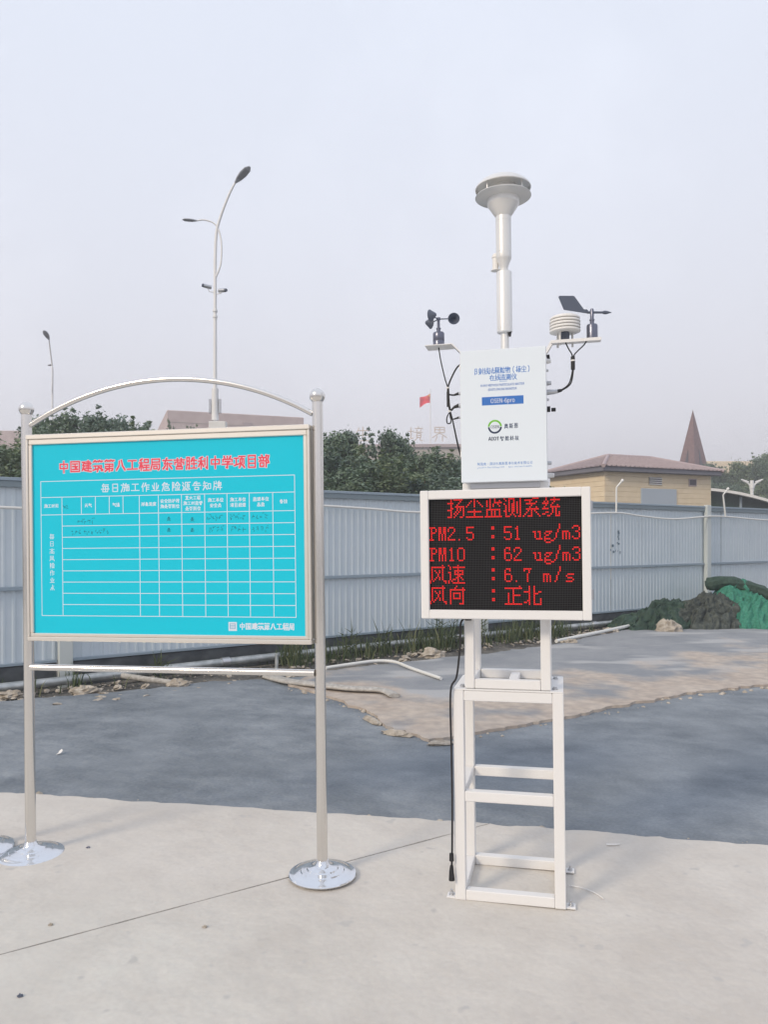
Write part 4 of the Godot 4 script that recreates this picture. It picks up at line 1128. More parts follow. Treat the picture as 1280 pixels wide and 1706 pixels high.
func build_netting() -> void:
	var a := put("netting_heap", heap(3, 1.0, 0.55, 0.30, 0.13, 0.3), M.net_dark, null, Vector3(4.75, 0, -13.05))
	a.rotation.y = 0.35
	tag(a, "dark green crumpled dust netting, low left heap before the fence", "netting")
	a = put("netting_heap", heap(11, 0.95, 0.55, 0.37, 0.16), M.net_grey, null, Vector3(5.62, 0, -13.15))
	a.rotation.y = 0.3
	tag(a, "greyish black crumpled netting, the middle heap behind the boulder", "netting")
	a = put("netting_heap", heap(29, 0.52, 0.45, 0.42, 0.14), M.net_green, null, Vector3(6.25, 0, -13.1))
	a.rotation.y = 0.9
	tag(a, "bright emerald green netting bundle at the right of the heaps", "netting")
	var pts := smooth_path([Vector3(5.9, 0.62, -14.1), Vector3(6.3, 0.66, -14.05), Vector3(6.8, 0.53, -14.0), Vector3(7.25, 0.30, -13.95), Vector3(7.6, 0.07, -13.95)], 6)
	var bend := FastNoiseLite.new()
	bend.seed = 8
	bend.frequency = 1.6
	bend.fractal_octaves = 3
	var rst := begin()
	rst.set_smooth_group(0)
	var rings := []
	for i in pts.size():
		var dd: Vector3 = (pts[mini(i + 1, pts.size() - 1)] - pts[maxi(i - 1, 0)]).normalized()
		var sd := dd.cross(Vector3.UP).normalized()
		var ud := sd.cross(dd)
		var ring := []
		for k in 26:
			var an := TAU * k / 26.0
			var rad := 0.145 * (1.0 + 0.45 * bend.get_noise_3d(cos(an) * 1.1, sin(an) * 1.1, i * 0.09) + 0.10 * sin(an * 5.0 + i * 0.25))
			if i == 0 or i == pts.size() - 1:
				rad *= 0.05
			ring.append(pts[i] + sd * cos(an) * rad + ud * sin(an) * rad * 0.75)
		rings.append(ring)
	for i in rings.size() - 1:
		for k in 26:
			var j := (k + 1) % 26
			for v in [rings[i][k], rings[i][j], rings[i + 1][j], rings[i][k], rings[i + 1][j], rings[i + 1][k]]:
				rst.add_vertex(v)
	rst.generate_normals()
	tag(put("netting_roll", rst.commit(), M.net_dark), "dark green roll of netting sloping over the emerald bundle", "netting roll")
	a = put("netting_heap", heap(41, 1.0, 0.5, 0.62, 0.06, -0.3), M.net_green, null, Vector3(6.5, 0, -14.1))
	a.rotation.y = 0.3
	tag(a, "green netting heap under the dark roll, against the fence post", "netting")
	var st := begin()
	add_box(st, Vector3(-0.4, 0, -0.06), Vector3(0.4, 0.05, 0.06), 0.004)
	var w := put("plank", st.commit(), M.wood, null, Vector3(7.05, 0.02, -13.45))
	w.rotation.y = 0.5
	tag(w, "brown timber plank lying right of the netting", "plank")

# ------------------------------------------------------------------ ground
func build_ground() -> void:
	var st := begin()
	quad(st, Vector3(-400, -0.08, 60), Vector3(400, -0.08, 60), Vector3(400, -0.08, -500), Vector3(-400, -0.08, -500), Vector3.UP)
	ground_piece("ground", st.commit(), M.dirt)
	# asphalt
	var far := ragged([Vector2(-14, -4.5), Vector2(-5.5, -6.65), Vector2(-3.75, -7.06), Vector2(-3.3, -7.33), Vector2(-2.8, -7.53), Vector2(-2.26, -7.84), Vector2(-1.84, -8.14), Vector2(-1.23, -8.30), Vector2(-0.5, -8.6), Vector2(2.0, -9.5), Vector2(8.0, -11.0), Vector2(16, -12.0)], 0.07, 0.07, 3)
	far.append(Vector2(16, 1.0))
	far.append(Vector2(-14, 1.0))
	ground_piece("road", slab_mesh(far, -0.03, -0.16), M.asphalt)
	# two concrete slabs with an open joint between them
	var edge_a := Vector2(-14, -6.72)
	var jt0 := Vector2(-7.0, 0.91)
	var jt1 := Vector2(0.55, -4.025)
	var edge_b := Vector2(14, -1.49)
	var off := (jt1 - jt0).normalized().orthogonal() * 0.0035
	if off.y > 0:
		off = -off
	var ap := Node3D.new()
	ap.name = "concrete_apron"
	add_child(ap)
	ap.set_meta("kind", "structure")
	var pa := ragged([edge_a, Vector2(-2.26, -4.518), jt1 + off], 0.035, 0.035, 8)
	pa.append_array(ragged([jt1 + off, jt0 + off], 0.06, 0.003, 9))
	pa.append(Vector2(-14, 5.5))
	put("slab", slab_mesh(pa, 0.0, -0.15), M.concrete, ap)
	var pb := ragged([jt1 - off, Vector2(1.87, -3.743), edge_b], 0.035, 0.035, 10)
	pb.append(Vector2(14, 8))
	pb.append(Vector2(-14, 8))
	pb.append(Vector2(-14, 5.49))
	pb.append_array(ragged([jt0 - off, jt1 - off], 0.06, 0.003, 9))
	put("slab", slab_mesh(pb, -0.001, -0.15), M.concrete, ap)
	# the cracked slab on the right, half under spilt sand
	var near := [Vector2(-1.0, -7.93), Vector2(-0.405, -7.11), Vector2(-0.113, -6.6), Vector2(0.08, -6.02), Vector2(0.173, -6.0), Vector2(0.34, -5.73), Vector2(0.533, -5.84), Vector2(0.71, -5.94), Vector2(1.38, -6.36), Vector2(2.06, -6.86), Vector2(2.96, -7.44), Vector2(3.95, -7.9), Vector2(6.0, -8.6), Vector2(12, -10.2)]
	var back := [Vector2(12, -15.2), Vector2(7.6, -13.75), Vector2(6.6, -13.24), Vector2(5.3, -12.75), Vector2(4.1, -12.7), Vector2(3.27, -11.78), Vector2(2.39, -10.79), Vector2(1.33, -9.95), Vector2(0.2, -9.28), Vector2(-0.11, -9.06), Vector2(-0.65, -8.69), Vector2(-1.0, -7.93)]
	var poly := ragged(near, 0.045, 0.07, 14)
	poly.append_array(ragged(back, 0.09, 0.10, 15))
	poly.remove_at(poly.size() - 1)
	var area := Rect2(-2, -16, 14, 11)
	var w := 1024
	var h := 800
	var img := Image.create(w, h, false, Image.FORMAT_RGB8)
	var n1 := FastNoiseLite.new()
	n1.seed = 61
	n1.frequency = 0.9
	n1.fractal_octaves = 5
	var n2 := FastNoiseLite.new()
	n2.seed = 62
	n2.frequency = 7.0
	n2.fractal_octaves = 3
	var n3 := FastNoiseLite.new()
	n3.seed = 63
	n3.frequency = 0.7
	n3.fractal_octaves = 3
	var sand := Color(0.43, 0.345, 0.275)
	var sand2 := Color(0.55, 0.47, 0.39)
	var grey := Color(0.235, 0.25, 0.27)
	var grey2 := Color(0.32, 0.33, 0.345)
	var light := Color(0.47, 0.47, 0.47)
	for y in h:
		for x in w:
			var p := area.position + Vector2(x + 0.5, y + 0.5) / Vector2(w, h) * area.size
			# distance behind the broken front edge, measured across the slab
			var front := -5.75 - 0.56 * (p.x - 0.35) if p.x > 0.35 else -5.75 + 1.75 * (p.x - 0.35)
			var behind := front - p.y
			var m := n1.get_noise_2d(p.x, p.y)
			var f := n2.get_noise_2d(p.x, p.y * 1.0)
			var amount := clampf((1.55 + 0.12 * maxf(p.x, 0.0) - behind) * 0.9 + m * 2.0, 0.0, 1.0)
			var c := grey.lerp(grey2, clampf(0.5 + m * 0.9 + f * 0.25, 0.0, 1.0))
			var pale := clampf((n3.get_noise_2d(p.x * 0.6 + 9.0, p.y * 1.7) - 0.22) * 5.0, 0.0, 1.0)
			c = c.lerp(light, pale * 0.7)
			c = c.lerp(sand.lerp(sand2, clampf(0.5 + f * 0.7 + n3.get_noise_2d(p.x * 3.0, p.y * 3.0) * 0.6, 0.0, 1.0)), amount * (0.8 + 0.2 * f))
			img.set_pixel(x, y, c.linear_to_srgb())
	var sm := mat(Color.WHITE, 0.9)
	sm.albedo_texture = ImageTexture.create_from_image(img)
	ground_piece("broken_slab", slab_mesh(poly, -0.006, -0.12, area), sm)
	# crumbs along the broken edges
	rng.seed = 17
	var lump := blob(23, Vector3(1, 0.6, 0.8), 0.6, 5, 7)
	var places := []
	for i in near.size() - 3:
		var a: Vector2 = near[i]
		var b: Vector2 = near[i + 1]
		for k in int(a.distance_to(b) / 0.02):
			var q := a.lerp(b, rng.randf()) + Vector2(rng.randf_range(-0.08, 0.08), rng.randf_range(-0.02, 0.14))
			places.append(Vector3(q.x, -0.03, q.y))
	for k in 160:
		var x := rng.randf_range(-3.0, 3.0)
		places.append(Vector3(x, -0.03, -4.113 - 0.1877 * -x * -1.0 - rng.randf_range(0.0, 0.09) + 0.3754 * x))
	var mm := MultiMesh.new()
	mm.transform_format = MultiMesh.TRANSFORM_3D
	mm.mesh = lump
	mm.instance_count = places.size()
	for i in places.size():
		var size := 0.003 + 0.03 * pow(rng.randf(), 9.0)
		mm.set_instance_transform(i, Transform3D(Basis.from_euler(Vector3(0, rng.randf() * TAU, 0)).scaled(Vector3.ONE * size), places[i]))
	var mi := MultiMeshInstance3D.new()
	mi.name = numbered("crumbs")
	mi.multimesh = mm
	mi.material_override = M.rock
	add_child(mi)
	mi.set_meta("kind", "stuff")
	tag(mi, "crumbs of broken concrete along the ragged paving edges", "crumbs")
	# chunks broken off the slab corner
	for e in [[Vector3(0.10, -0.03, -5.93), Vector3(0.22, 0.05, 0.07), -0.5, 2], [Vector3(-0.1, -0.03, -6.36), Vector3(0.26, 0.045, 0.06), -1.1, 4], [Vector3(0.42, -0.03, -5.66), Vector3(0.16, 0.035, 0.06), 0.2, 6]]:
		var c := put("slab_chunk", blob(e[3], e[1] * 0.6, 0.5, 7, 12), M.rock, null, e[0] + Vector3(0, 0.012, 0))
		c.rotation.y = e[2]
		tag(c, "broken concrete sliver lying at the corner of the cracked slab", "rubble", "slivers at the slab corner")
	# litter
	var scrap := begin()
	quad(scrap, Vector3(-0.02, 0, 0.01), Vector3(0.015, 0.012, 0.012), Vector3(0.02, 0.022, -0.01), Vector3(-0.012, 0.008, -0.014), Vector3.UP)
	quad(scrap, Vector3(-0.012, 0.008, -0.014), Vector3(0.02, 0.022, -0.01), Vector3(0.01, 0.034, -0.022), Vector3(-0.008, 0.02, -0.026), Vector3.BACK)
	tag(put("paper_scrap", scrap.commit(), M.plastic_white, null, Vector3(-2.29, -0.029, -5.41)), "crumpled white paper scrap lying on the dark asphalt", "litter")
	var mesh := blob(31, Vector3(0.009, 0.005, 0.0065), 0.9, 8, 12)
	for e in [[Vector3(-1.43, 0.002, -3.71), "dark pebble on the concrete beside the board's left base", M.sensor], [Vector3(-0.69, 0.002, -2.955), "small brown pebble on the concrete near the joint, below the board", M.rock], [Vector3(-1.19, 0.002, -2.51), "dark crumpled leaf scrap on the concrete near the end of the joint", M.dark], [Vector3(-1.29, 0.002, -2.97), "small grey pebble on the concrete above the joint", M.rock]]:
		tag(put("pebble", mesh, e[2], null, e[0]), e[1], "pebble")
	tag(put("wire_offcut", tube(smooth_path([Vector3(0.80, 0.004, -3.30), Vector3(0.85, 0.006, -3.27), Vector3(0.89, 0.004, -3.23), Vector3(0.91, 0.004, -3.18)], 5), 0.0022, -1, 6), M.plastic_white), "short white wire offcut on the concrete beside the monitor's frame", "wire")
	tag(put("cable_tie_offcut", tube([Vector3(1.085, 0.004, -3.74), Vector3(1.125, 0.006, -3.735), Vector3(1.15, 0.004, -3.745)], 0.005, 0.003, 6), M.plastic_white), "white plastic offcut on the concrete right of the monitor near the asphalt", "litter")

# ------------------------------------------------------------------ street lamps
func lamp_head(parent: Node, at: Vector3, dir: Vector3, size: float) -> void:
	var st := begin()
	var up := Vector3.UP
	var side := dir.cross(up).normalized()
	up = side.cross(dir).normalized()
	var prof := [[0.0, 0.05, 0.05], [0.25, 0.16, 0.08], [0.55, 0.23, 0.09], [0.85, 0.2, 0.07], [1.0, 0.06, 0.03]]
	var rings := []
	for e in prof:
		var ring := []
		for k in 14:
			var a := TAU * k / 14
			ring.append(at + dir * e[0] * size + side * cos(a) * e[1] * size + up * maxf(sin(a) * e[2], -0.035) * size)
		rings.append(ring)
	for i in rings.size() - 1:
		for k in 14:
			var j := (k + 1) % 14
			var mid: Vector3 = (rings[i][k] + rings[i + 1][j]) * 0.5 - (at + dir * size * 0.5)
			quad(st, rings[i][k], rings[i][j], rings[i + 1][j], rings[i + 1][k], mid)
	for e in [0, rings.size() - 1]:
		for k in range(1, 13):
			tri(st, rings[e][0], rings[e][k], rings[e][k + 1], -dir if e == 0 else dir)
	var head := put("lamp_head", st.commit(), M.lamp_head, parent)
	var gst := begin()
	add_box(gst, Vector3(-0.14, -0.02, -0.28) * size, Vector3(0.14, 0.0, 0.28) * size, 0.01 * size, Transform3D(Basis(side, up, side.cross(up)), at + dir * 0.55 * size - up * 0.036 * size))
	put("lens", gst.commit(), M.lens, head)

func street_lamp(at: Vector3, high: float, label: String, big: bool, turn := 0.0) -> void:
	var s := thing("street_lamp", label, "street lamp", at, turn, "street lamps behind the fence")
	var k := high / 12.1
	var bend := [Vector3(0, 9.6 * k, 0), Vector3(0.03 * k, 10.3 * k, 0), Vector3(0.14 * k, 10.75 * k, 0.05 * k), Vector3(0.42 * k, 11.4 * k, 0.15 * k), Vector3(0.62 * k, 11.75 * k, 0.2 * k)]
	var pole := [Vector3(0, -0.1, 0), Vector3(0, 5 * k, 0), Vector3(0, 8 * k, 0)]
	put("pole", tube(pole, 0.066 * k, 0.05 * k, 14), M.lamp_pole, s)
	var up := [Vector3(0, 8 * k, 0)]
	up.append_array(smooth_path(bend, 4))
	put("arm", tube(up, 0.048 * k, 0.03 * k, 12), M.lamp_pole, s)
	lamp_head(s, bend[4], Vector3(0.62, 0.45, 0.35).normalized(), 0.64 * k)
	var hoop := smooth_path([Vector3(0.03 * k, 9.1 * k, 0.02), Vector3(0.17 * k, 9.5 * k, 0.02), Vector3(0.18 * k, 10.15 * k, 0.02), Vector3(0.03 * k, 10.6 * k, 0.02), Vector3(-0.28 * k, 10.75 * k, 0.02), Vector3(-0.55 * k, 10.73 * k, 0.02)], 5)
	put("side_arm", tube(hoop, 0.028 * k, 0.02 * k, 10), M.lamp_pole, s)
	lamp_head(s, Vector3(-0.52 * k, 10.73 * k, 0.02), Vector3(-0.96, -0.02, 0.25).normalized(), 0.42 * k)
	if big:
		for e in [[7.95, 0.068], [7.78, 0.066]]:
			put("collar", tube([Vector3(0, e[0], 0), Vector3(0, e[0] + 0.06, 0)], e[1], -1, 12), M.lamp_pole, s)
		for e in [[-1.0, 8.66, 8.55], [1.0, 8.55, 8.5]]:
			var sx: float = e[0]
			var cam := put("camera_arm", tube([Vector3(0, e[2] - 0.04, 0), Vector3(sx * 0.16, e[2] - 0.03, 0.04), Vector3(sx * 0.2, e[1] - 0.04, 0.05)], 0.014, -1, 8), M.lamp_pole, s)
			var d := Vector3(sx, 0.12 if sx < 0 else -0.1, 0.5).normalized()
			var c := Vector3(sx * 0.2, e[1], 0.05)
			put("camera", tube([c - d * 0.1, c + d * 0.12], 0.055, 0.055, 10), M.plug, cam)
			put("camera_lens", tube([c + d * 0.12, c + d * 0.17], 0.05, 0.045, 10), M.dark, cam)
		put("sleeve", tube([Vector3(0, 4.85, 0), Vector3(0, 5.75, 0)], 0.105, 0.095, 14), M.lamp_pole, s)
		for x in [-0.14, 0.14]:
			var st := begin()
			add_box(st, Vector3(x - 0.03, 5.05, -0.04), Vector3(x + 0.03, 5.45, 0.06), 0.005)
			put("junction_plate", st.commit(), M.plug, s)
		var st := begin()
		add_box(st, Vector3(-0.12, 4.25, 0.05), Vector3(0.36, 4.78, 0.3), 0.01)
		put("control_box", st.commit(), M.plastic_white, s)

func build_lamps() -> void:
	street_lamp(Vector3(-4.84, 0, -22.0), 11.9, "tall white street lamp with two arms, cameras and a control box", true)
	street_lamp(Vector3(-16.85, 0, -39.0), 11.7, "small distant white street lamp left of the trees behind the board", false, -1.1)
	var s := thing("double_lamp", "small white street lamp with two outspread arms before the right-hand trees", "street lamp", Vector3(21.1, 0, -44.0))
	put("pole", tube([Vector3(0, 0, 0), Vector3(0, 4.4, 0)], 0.11, 0.09, 10), M.lamp_pole, s)
	put("head_block", tube([Vector3(0, 4.3, 0), Vector3(0, 4.75, 0)], 0.13, 0.1, 10), M.lamp_pole, s)
	for x in [-1.0, 1.0]:
		var arm := put("arm", tube(smooth_path([Vector3(0.05 * x, 4.1, 0), Vector3(0.12 * x, 4.45, 0), Vector3(0.28 * x, 4.62, 0), Vector3(0.5 * x, 4.74, 0)], 4), 0.05, 0.05, 8), M.lamp_pole, s)
		put("lamp_head", tube([Vector3(0.2 * x, 4.66, 0), Vector3(0.55 * x, 4.78, 0), Vector3(0.62 * x, 4.8, 0)], 0.05, 0.035, 10), M.lamp_pole, arm)

# ------------------------------------------------------------------ buildings
func build_buildings() -> void:
	# cream kiosk with hipped roof
	var b := thing("cream_building", "small cream building with a maroon hipped roof behind the fence", "building", Vector3(8.05, 0, -28.0), deg_to_rad(24.0))
	var L := 5.25
	var D := 3.3
	var H := 3.9
	var st := begin()
	var y := -0.05
	while y < H:
		add_box(st, Vector3(0, y, -D), Vector3(L, minf(y + 0.185, H), 0), 0.006)
		y += 0.19
	add_box(st, Vector3(0.03, 0, -D + 0.03), Vector3(L - 0.03, H - 0.01, -0.03))
	put("wall", st.commit(), M.cream, b)
	var o := 0.28
	st = begin()
	add_box(st, Vector3(-o, H, -D - o), Vector3(L + o, H + 0.17, o), 0.01)
	put("fascia", st.commit(), M.fascia, b)
	var e := [Vector3(-o - 0.05, H + 0.172, o + 0.05), Vector3(L + o + 0.05, H + 0.172, o + 0.05), Vector3(L + o + 0.05, H + 0.172, -D - o - 0.05), Vector3(-o - 0.05, H + 0.172, -D - o - 0.05)]
	var r0 := Vector3(1.55, H + 0.80, -D / 2)
	var r1 := Vector3(L - 1.55, H + 0.80, -D / 2)
	st = begin()
	quad(st, e[0], e[1], r1, r0, Vector3(0, 1, 1))
	quad(st, e[2], e[3], r0, r1, Vector3(0, 1, -1))
	tri(st, e[0], r0, e[3], Vector3(-1, 1, 0))
	tri(st, e[1], r1, e[2], Vector3(1, 1, 0))
	quad(st, e[0], e[1], e[2], e[3], Vector3.DOWN)
	var roof := put("roof", st.commit(), M.roof, b)
	st = begin()
	for k in 27:
		var x := -o + (L + 2 * o) * (k + 0.5) / 27.0
		var t := 1.0
		if x < r0.x:
			t = (x - e[0].x) / (r0.x - e[0].x)
		elif x > r1.x:
			t = (e[1].x - x) / (e[1].x - r1.x)
		var top := Vector3(x, lerpf(e[0].y, r0.y, t), lerpf(e[0].z, r0.z, t))
		add_tube(st, [Vector3(x, e[0].y + 0.01, e[0].z), top + Vector3.UP * 0.01], 0.035, 0.035, 6, false)
	for k in 15:
		var z := o - (D + 2 * o) * (k + 0.5) / 15.0
		var t := 1.0 - absf(z - r0.z) / (D / 2 + o + 0.05)
		add_tube(st, [Vector3(e[0].x, e[0].y + 0.01, z), Vector3(lerpf(e[0].x, r0.x, t), lerpf(e[0].y, r0.y, t) + 0.01, z)], 0.035, 0.035, 6, false)
	put("roof_rolls", st.commit(), M.roof, roof)
	for p in [[e[0], r0], [e[1], r1], [e[3], r0], [r0, r1]]:
		put("ridge_cap", tube([p[0], p[1]], 0.075, -1, 8), M.ridge, roof)
	st = begin()
	add_box(st, Vector3(1.69, 0, 0.0), Vector3(3.43, 3.33, 0.04), 0.005)
	put("roller_shutter", st.commit(), M.shutter, b)
	st = begin()
	add_box(st, Vector3(2.09, 3.47, 0.0), Vector3(2.71, 3.76, 0.015))
	var vent := put("vent", st.commit(), M.window_dark, b)
	for k in 4:
		st = begin()
		add_box(st, Vector3(2.09, 3.48 + k * 0.075, 0.016), Vector3(2.71, 3.515 + k * 0.075, 0.045), 0.004)
		put("slat", st.commit(), M.plastic_white, vent)
	st = begin()
	add_box(st, Vector3(4.07, 3.47, 0.0), Vector3(4.47, 3.76, 0.03), 0.005)
	var win := put("window", st.commit(), M.ridge, b)
	st = begin()
	add_box(st, Vector3(4.11, 3.51, 0.0305), Vector3(4.43, 3.72, 0.034))
	put("pane", st.commit(), M.window_dark, win)
	# spire
	var sp := thing("spire", "slender red-brown pyramid spire rising behind the cream building", "spire", Vector3(32.2, 0, -80.0), deg_to_rad(30.0))
	st = begin()
	var yb := 8.2
	var hb := 1.12
	var apex := Vector3(0, 14.8, 0)
	var c := [Vector3(-hb, yb, hb), Vector3(hb, yb, hb), Vector3(hb, yb, -hb), Vector3(-hb, yb, -hb)]
	for i in 4:
		tri(st, c[i], c[(i + 1) % 4], apex, (c[i] + c[(i + 1) % 4]) * Vector3(1, 0, 1))
	add_box(st, Vector3(-hb, 0, -hb), Vector3(hb, yb, hb))
	var body := put("tower", st.commit(), M.spire, sp)
	for k in 2:
		st = begin()
		var slope := hb / (14.8 - yb)
		var lean := Transform3D(Basis(Vector3.RIGHT, -atan(slope)), Vector3(0, yb, hb))
		add_prism(st, PackedVector2Array([Vector2(-0.34, 0.05), Vector2(0.34, 0.05), Vector2(0.0, 2.4)]), -0.1, 0.05, lean)
		var slit := put("slit", st.commit(), M.window_dark, body)
		slit.rotation.y = 0.0 if k == 0 else -PI / 2
	# stone block behind the board
	var g := thing("stone_building", "long pinkish stone building behind the notice board's arch", "building", Vector3(-19.8, 0, -70.0), deg_to_rad(20.0))
	st = begin()
	add_box(st, Vector3(0, -0.1, -18), Vector3(12.8, 13.1, 0), 0.05)
	put("wall", st.commit(), M.pink_stone, g)
	st = begin()
	add_box(st, Vector3(6.9, 11.2, 0), Vector3(7.8, 12.35, 0.08), 0.02)
	put("window", st.commit(), M.ridge, g)
	for k in 3:
		st = begin()
		add_box(st, Vector3(0.02, 12.0 - k * 1.0, 0.0), Vector3(12.78, 12.04 - k * 1.0, 0.03))
		put("stone_course", st.commit(), M.far_wall, g)
	g = thing("low_building", "low pink-grey building between the left-hand trees", "building", Vector3(-49.0, 0, -80.0), deg_to_rad(4.0))
	st = begin()
	add_box(st, Vector3(0, -0.1, -10), Vector3(24, 12.7, 0), 0.05)
	put("wall", st.commit(), M.pink_stone, g)
	# hall with letters on its roof
	g = thing("hall", "long low hall with haze-paled gold letters standing on its roof edge", "building", Vector3(-4.2, 0, -90.0), deg_to_rad(-2.0))
	st = begin()
	add_box(st, Vector3(0, -0.1, -14), Vector3(19, 11.95, 0), 0.05)
	put("wall", st.commit(), M.far_wall, g)
	st = begin()
	add_box(st, Vector3(-0.3, 11.95, -14.3), Vector3(19.3, 12.35, 0.3), 0.03)
	put("roof", st.commit(), M.ridge, g)
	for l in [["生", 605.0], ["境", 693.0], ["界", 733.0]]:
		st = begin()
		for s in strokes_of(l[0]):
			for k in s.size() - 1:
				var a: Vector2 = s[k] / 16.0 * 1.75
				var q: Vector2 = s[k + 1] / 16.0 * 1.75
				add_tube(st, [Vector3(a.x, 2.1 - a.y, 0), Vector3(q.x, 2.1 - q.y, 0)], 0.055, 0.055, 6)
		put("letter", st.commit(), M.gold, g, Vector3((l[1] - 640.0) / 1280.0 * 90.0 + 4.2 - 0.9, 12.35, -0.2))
	g = thing("far_wall", "pale beige wall behind the trees right of the spire", "building", Vector3(38.0, 0, -100.0))
	st = begin()
	add_box(st, Vector3(0, -0.1, -5), Vector3(30, 11.4, 0), 0.05)
	put("wall", st.commit(), M.cream, g)
	# arched canopy on the right
	g = thing("canopy", "curved dark canopy with a pale edge and painted shade beneath behind the fence on the right", "canopy", Vector3(13.4, 0, -34.0))
	var arc := []
	for k in 21:
		var a := lerpf(97.0, 45.0, k / 20.0)
		arc.append(Vector2(cos(deg_to_rad(a)) * 12.0, sin(deg_to_rad(a)) * 12.0 - 8.3))
	var under := PackedVector2Array()
	var band := PackedVector2Array()
	for p in arc:
		band.append(p)
	for k in 21:
		band.append(arc[20 - k] * 0.985 - Vector2(0, 0.06))
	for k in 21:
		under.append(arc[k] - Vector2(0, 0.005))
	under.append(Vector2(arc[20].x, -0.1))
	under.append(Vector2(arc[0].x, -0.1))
	st = begin()
	add_prism(st, band, 0.003, 0.25)
	put("edge_beam", st.commit(), M.plastic_white, g)
	st = begin()
	for k in 20:
		quad(st, Vector3(arc[k].x, arc[k].y, 0.0), Vector3(arc[k + 1].x, arc[k + 1].y, 0.0), Vector3(arc[k + 1].x, arc[k + 1].y, -8.0), Vector3(arc[k].x, arc[k].y, -8.0), Vector3.UP)
	put("roof", st.commit(), M.net_dark, g)
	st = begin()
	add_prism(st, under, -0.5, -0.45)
	put("shade_sheet", st.commit(), M.net_dark, g)  # dark sheet painting in the shade under the canopy
	for x in [-1.2, 2.5, 6.2]:
		put("column", tube([Vector3(x, -0.1, -0.2), Vector3(x, sqrt(144 - x * x) - 8.45, -0.2)], 0.06, -1, 8), M.fence_rail, g)
	# flag
	g = thing("flag_pole", "slim white pole flying a red flag with yellow stars above the hedge", "flag", Vector3(6.05, 0, -100.0))
	put("pole", tube([Vector3(0, 0, 0), Vector3(0, 20.8, 0)], 0.1, 0.05, 8), M.lamp_pole, g)
	var grid := []
	for i in 9:
		var row := []
		for j in 13:
			var u := j / 12.0
			row.append(Vector3(-0.05 - u * 1.35, 20.2 - i / 8.0 * 1.15 - u * 0.62 - 0.1 * sin(u * 5.0 + i * 0.3), 0.12 * sin(u * 7.0) + 0.05 * sin(i * 0.9)))
		grid.append(row)
	st = begin()
	st.set_smooth_group(0)
	for i in 8:
		for j in 12:
			for v in [grid[i][j], grid[i][j + 1], grid[i + 1][j + 1], grid[i][j], grid[i + 1][j + 1], grid[i + 1][j]]:
				st.add_vertex(v)
	st.generate_normals()
	M.flag.cull_mode = BaseMaterial3D.CULL_DISABLED
	var cloth := put("cloth", st.commit(), M.flag, g)
	for q in [[0.16, 0.24, 0.17], [0.33, 0.1, 0.06], [0.4, 0.2, 0.06], [0.4, 0.34, 0.06], [0.33, 0.44, 0.06]]:
		var centre: Vector3 = grid[int(q[1] * 8)][int(q[0] * 12)] + Vector3(0, -0.05, 0.03)
		var star := PackedVector2Array()
		for k in 10:
			var a := PI / 2 + TAU * k / 10.0
			star.append(Vector2(centre.x, centre.y) + Vector2(cos(a), sin(a)) * q[2] * (1.0 if k % 2 == 0 else 0.4))
		st = begin()
		add_prism(st, star, centre.z + 0.06, centre.z + 0.07)
		put("star", st.commit(), M.star, cloth)

# ------------------------------------------------------------------ trees
func crown_mesh(seed_no: int, kind: int, tint_a: Color, tint_b: Color) -> ArrayMesh:
	# a crown one metre tall; radius about 0.25; many small leaves in clumps
	var r := RandomNumberGenerator.new()
	r.seed = seed_no
	var st := begin()
	var clumps := []
	for k in 150:
		var t := r.randf()
		var env := 0.0
		if kind == 0:      # upright, pointed
			env = 0.24 * pow(1.0 - t, 0.65) + 0.02
			t = 0.05 + t * 0.9
		else:              # broad, rounded
			env = 0.30 * sqrt(maxf(0.0, 1.0 - pow((t - 0.42) / 0.6, 2.0))) + 0.02
			t = 0.04 + t * 0.88
		var a := r.randf() * TAU
		var d := env * sqrt(r.randf_range(0.15, 1.0))
		clumps.append([Vector3(cos(a) * d, t, sin(a) * d), r.randf_range(0.028, 0.062), r.randf()])
	for k in 9:            # shoots that break the outline
		var a := r.randf() * TAU
		var base := Vector3(cos(a), 0, sin(a)) * r.randf_range(0.02, 0.17) + Vector3.UP * r.randf_range(0.72, 0.86)
		for j in 5:
			clumps.append([base + Vector3(cos(a) * 0.012 * j, 0.035 * j, sin(a) * 0.012 * j), 0.022 - 0.003 * j, r.randf()])
	for c in clumps:
		var at: Vector3 = c[0]
		var rad: float = c[1]
		var tone: float = c[2]
		var n := int(2100.0 * rad)
		for k in n:
			var v := Vector3(r.randfn(), r.randfn(), r.randfn()) * rad * 0.55
			v.y *= 0.8
			var p := at + v
			if p.y < 0.0:
				continue
			var nrm := (v.normalized() * 0.7 + Vector3(r.randfn(), r.randfn() + 0.5, r.randfn()) * 0.6).normalized()
			var u := nrm.cross(Vector3(r.randfn(), r.randfn(), r.randfn())).normalized()
			var w := nrm.cross(u)
			var s := r.randf_range(0.006, 0.0105)
			st.set_color(tint_a.lerp(tint_b, clampf(tone * 0.6 + r.randf() * 0.4, 0.0, 1.0)))
			var a0 := p - u * s * 1.3
			var b0 := p + w * s * 0.6
			var c0 := p + u * s * 1.3
			var d0 := p - w * s * 0.6
			tri(st, a0, b0, c0, nrm)
			tri(st, a0, c0, d0, nrm)
	return st.commit()

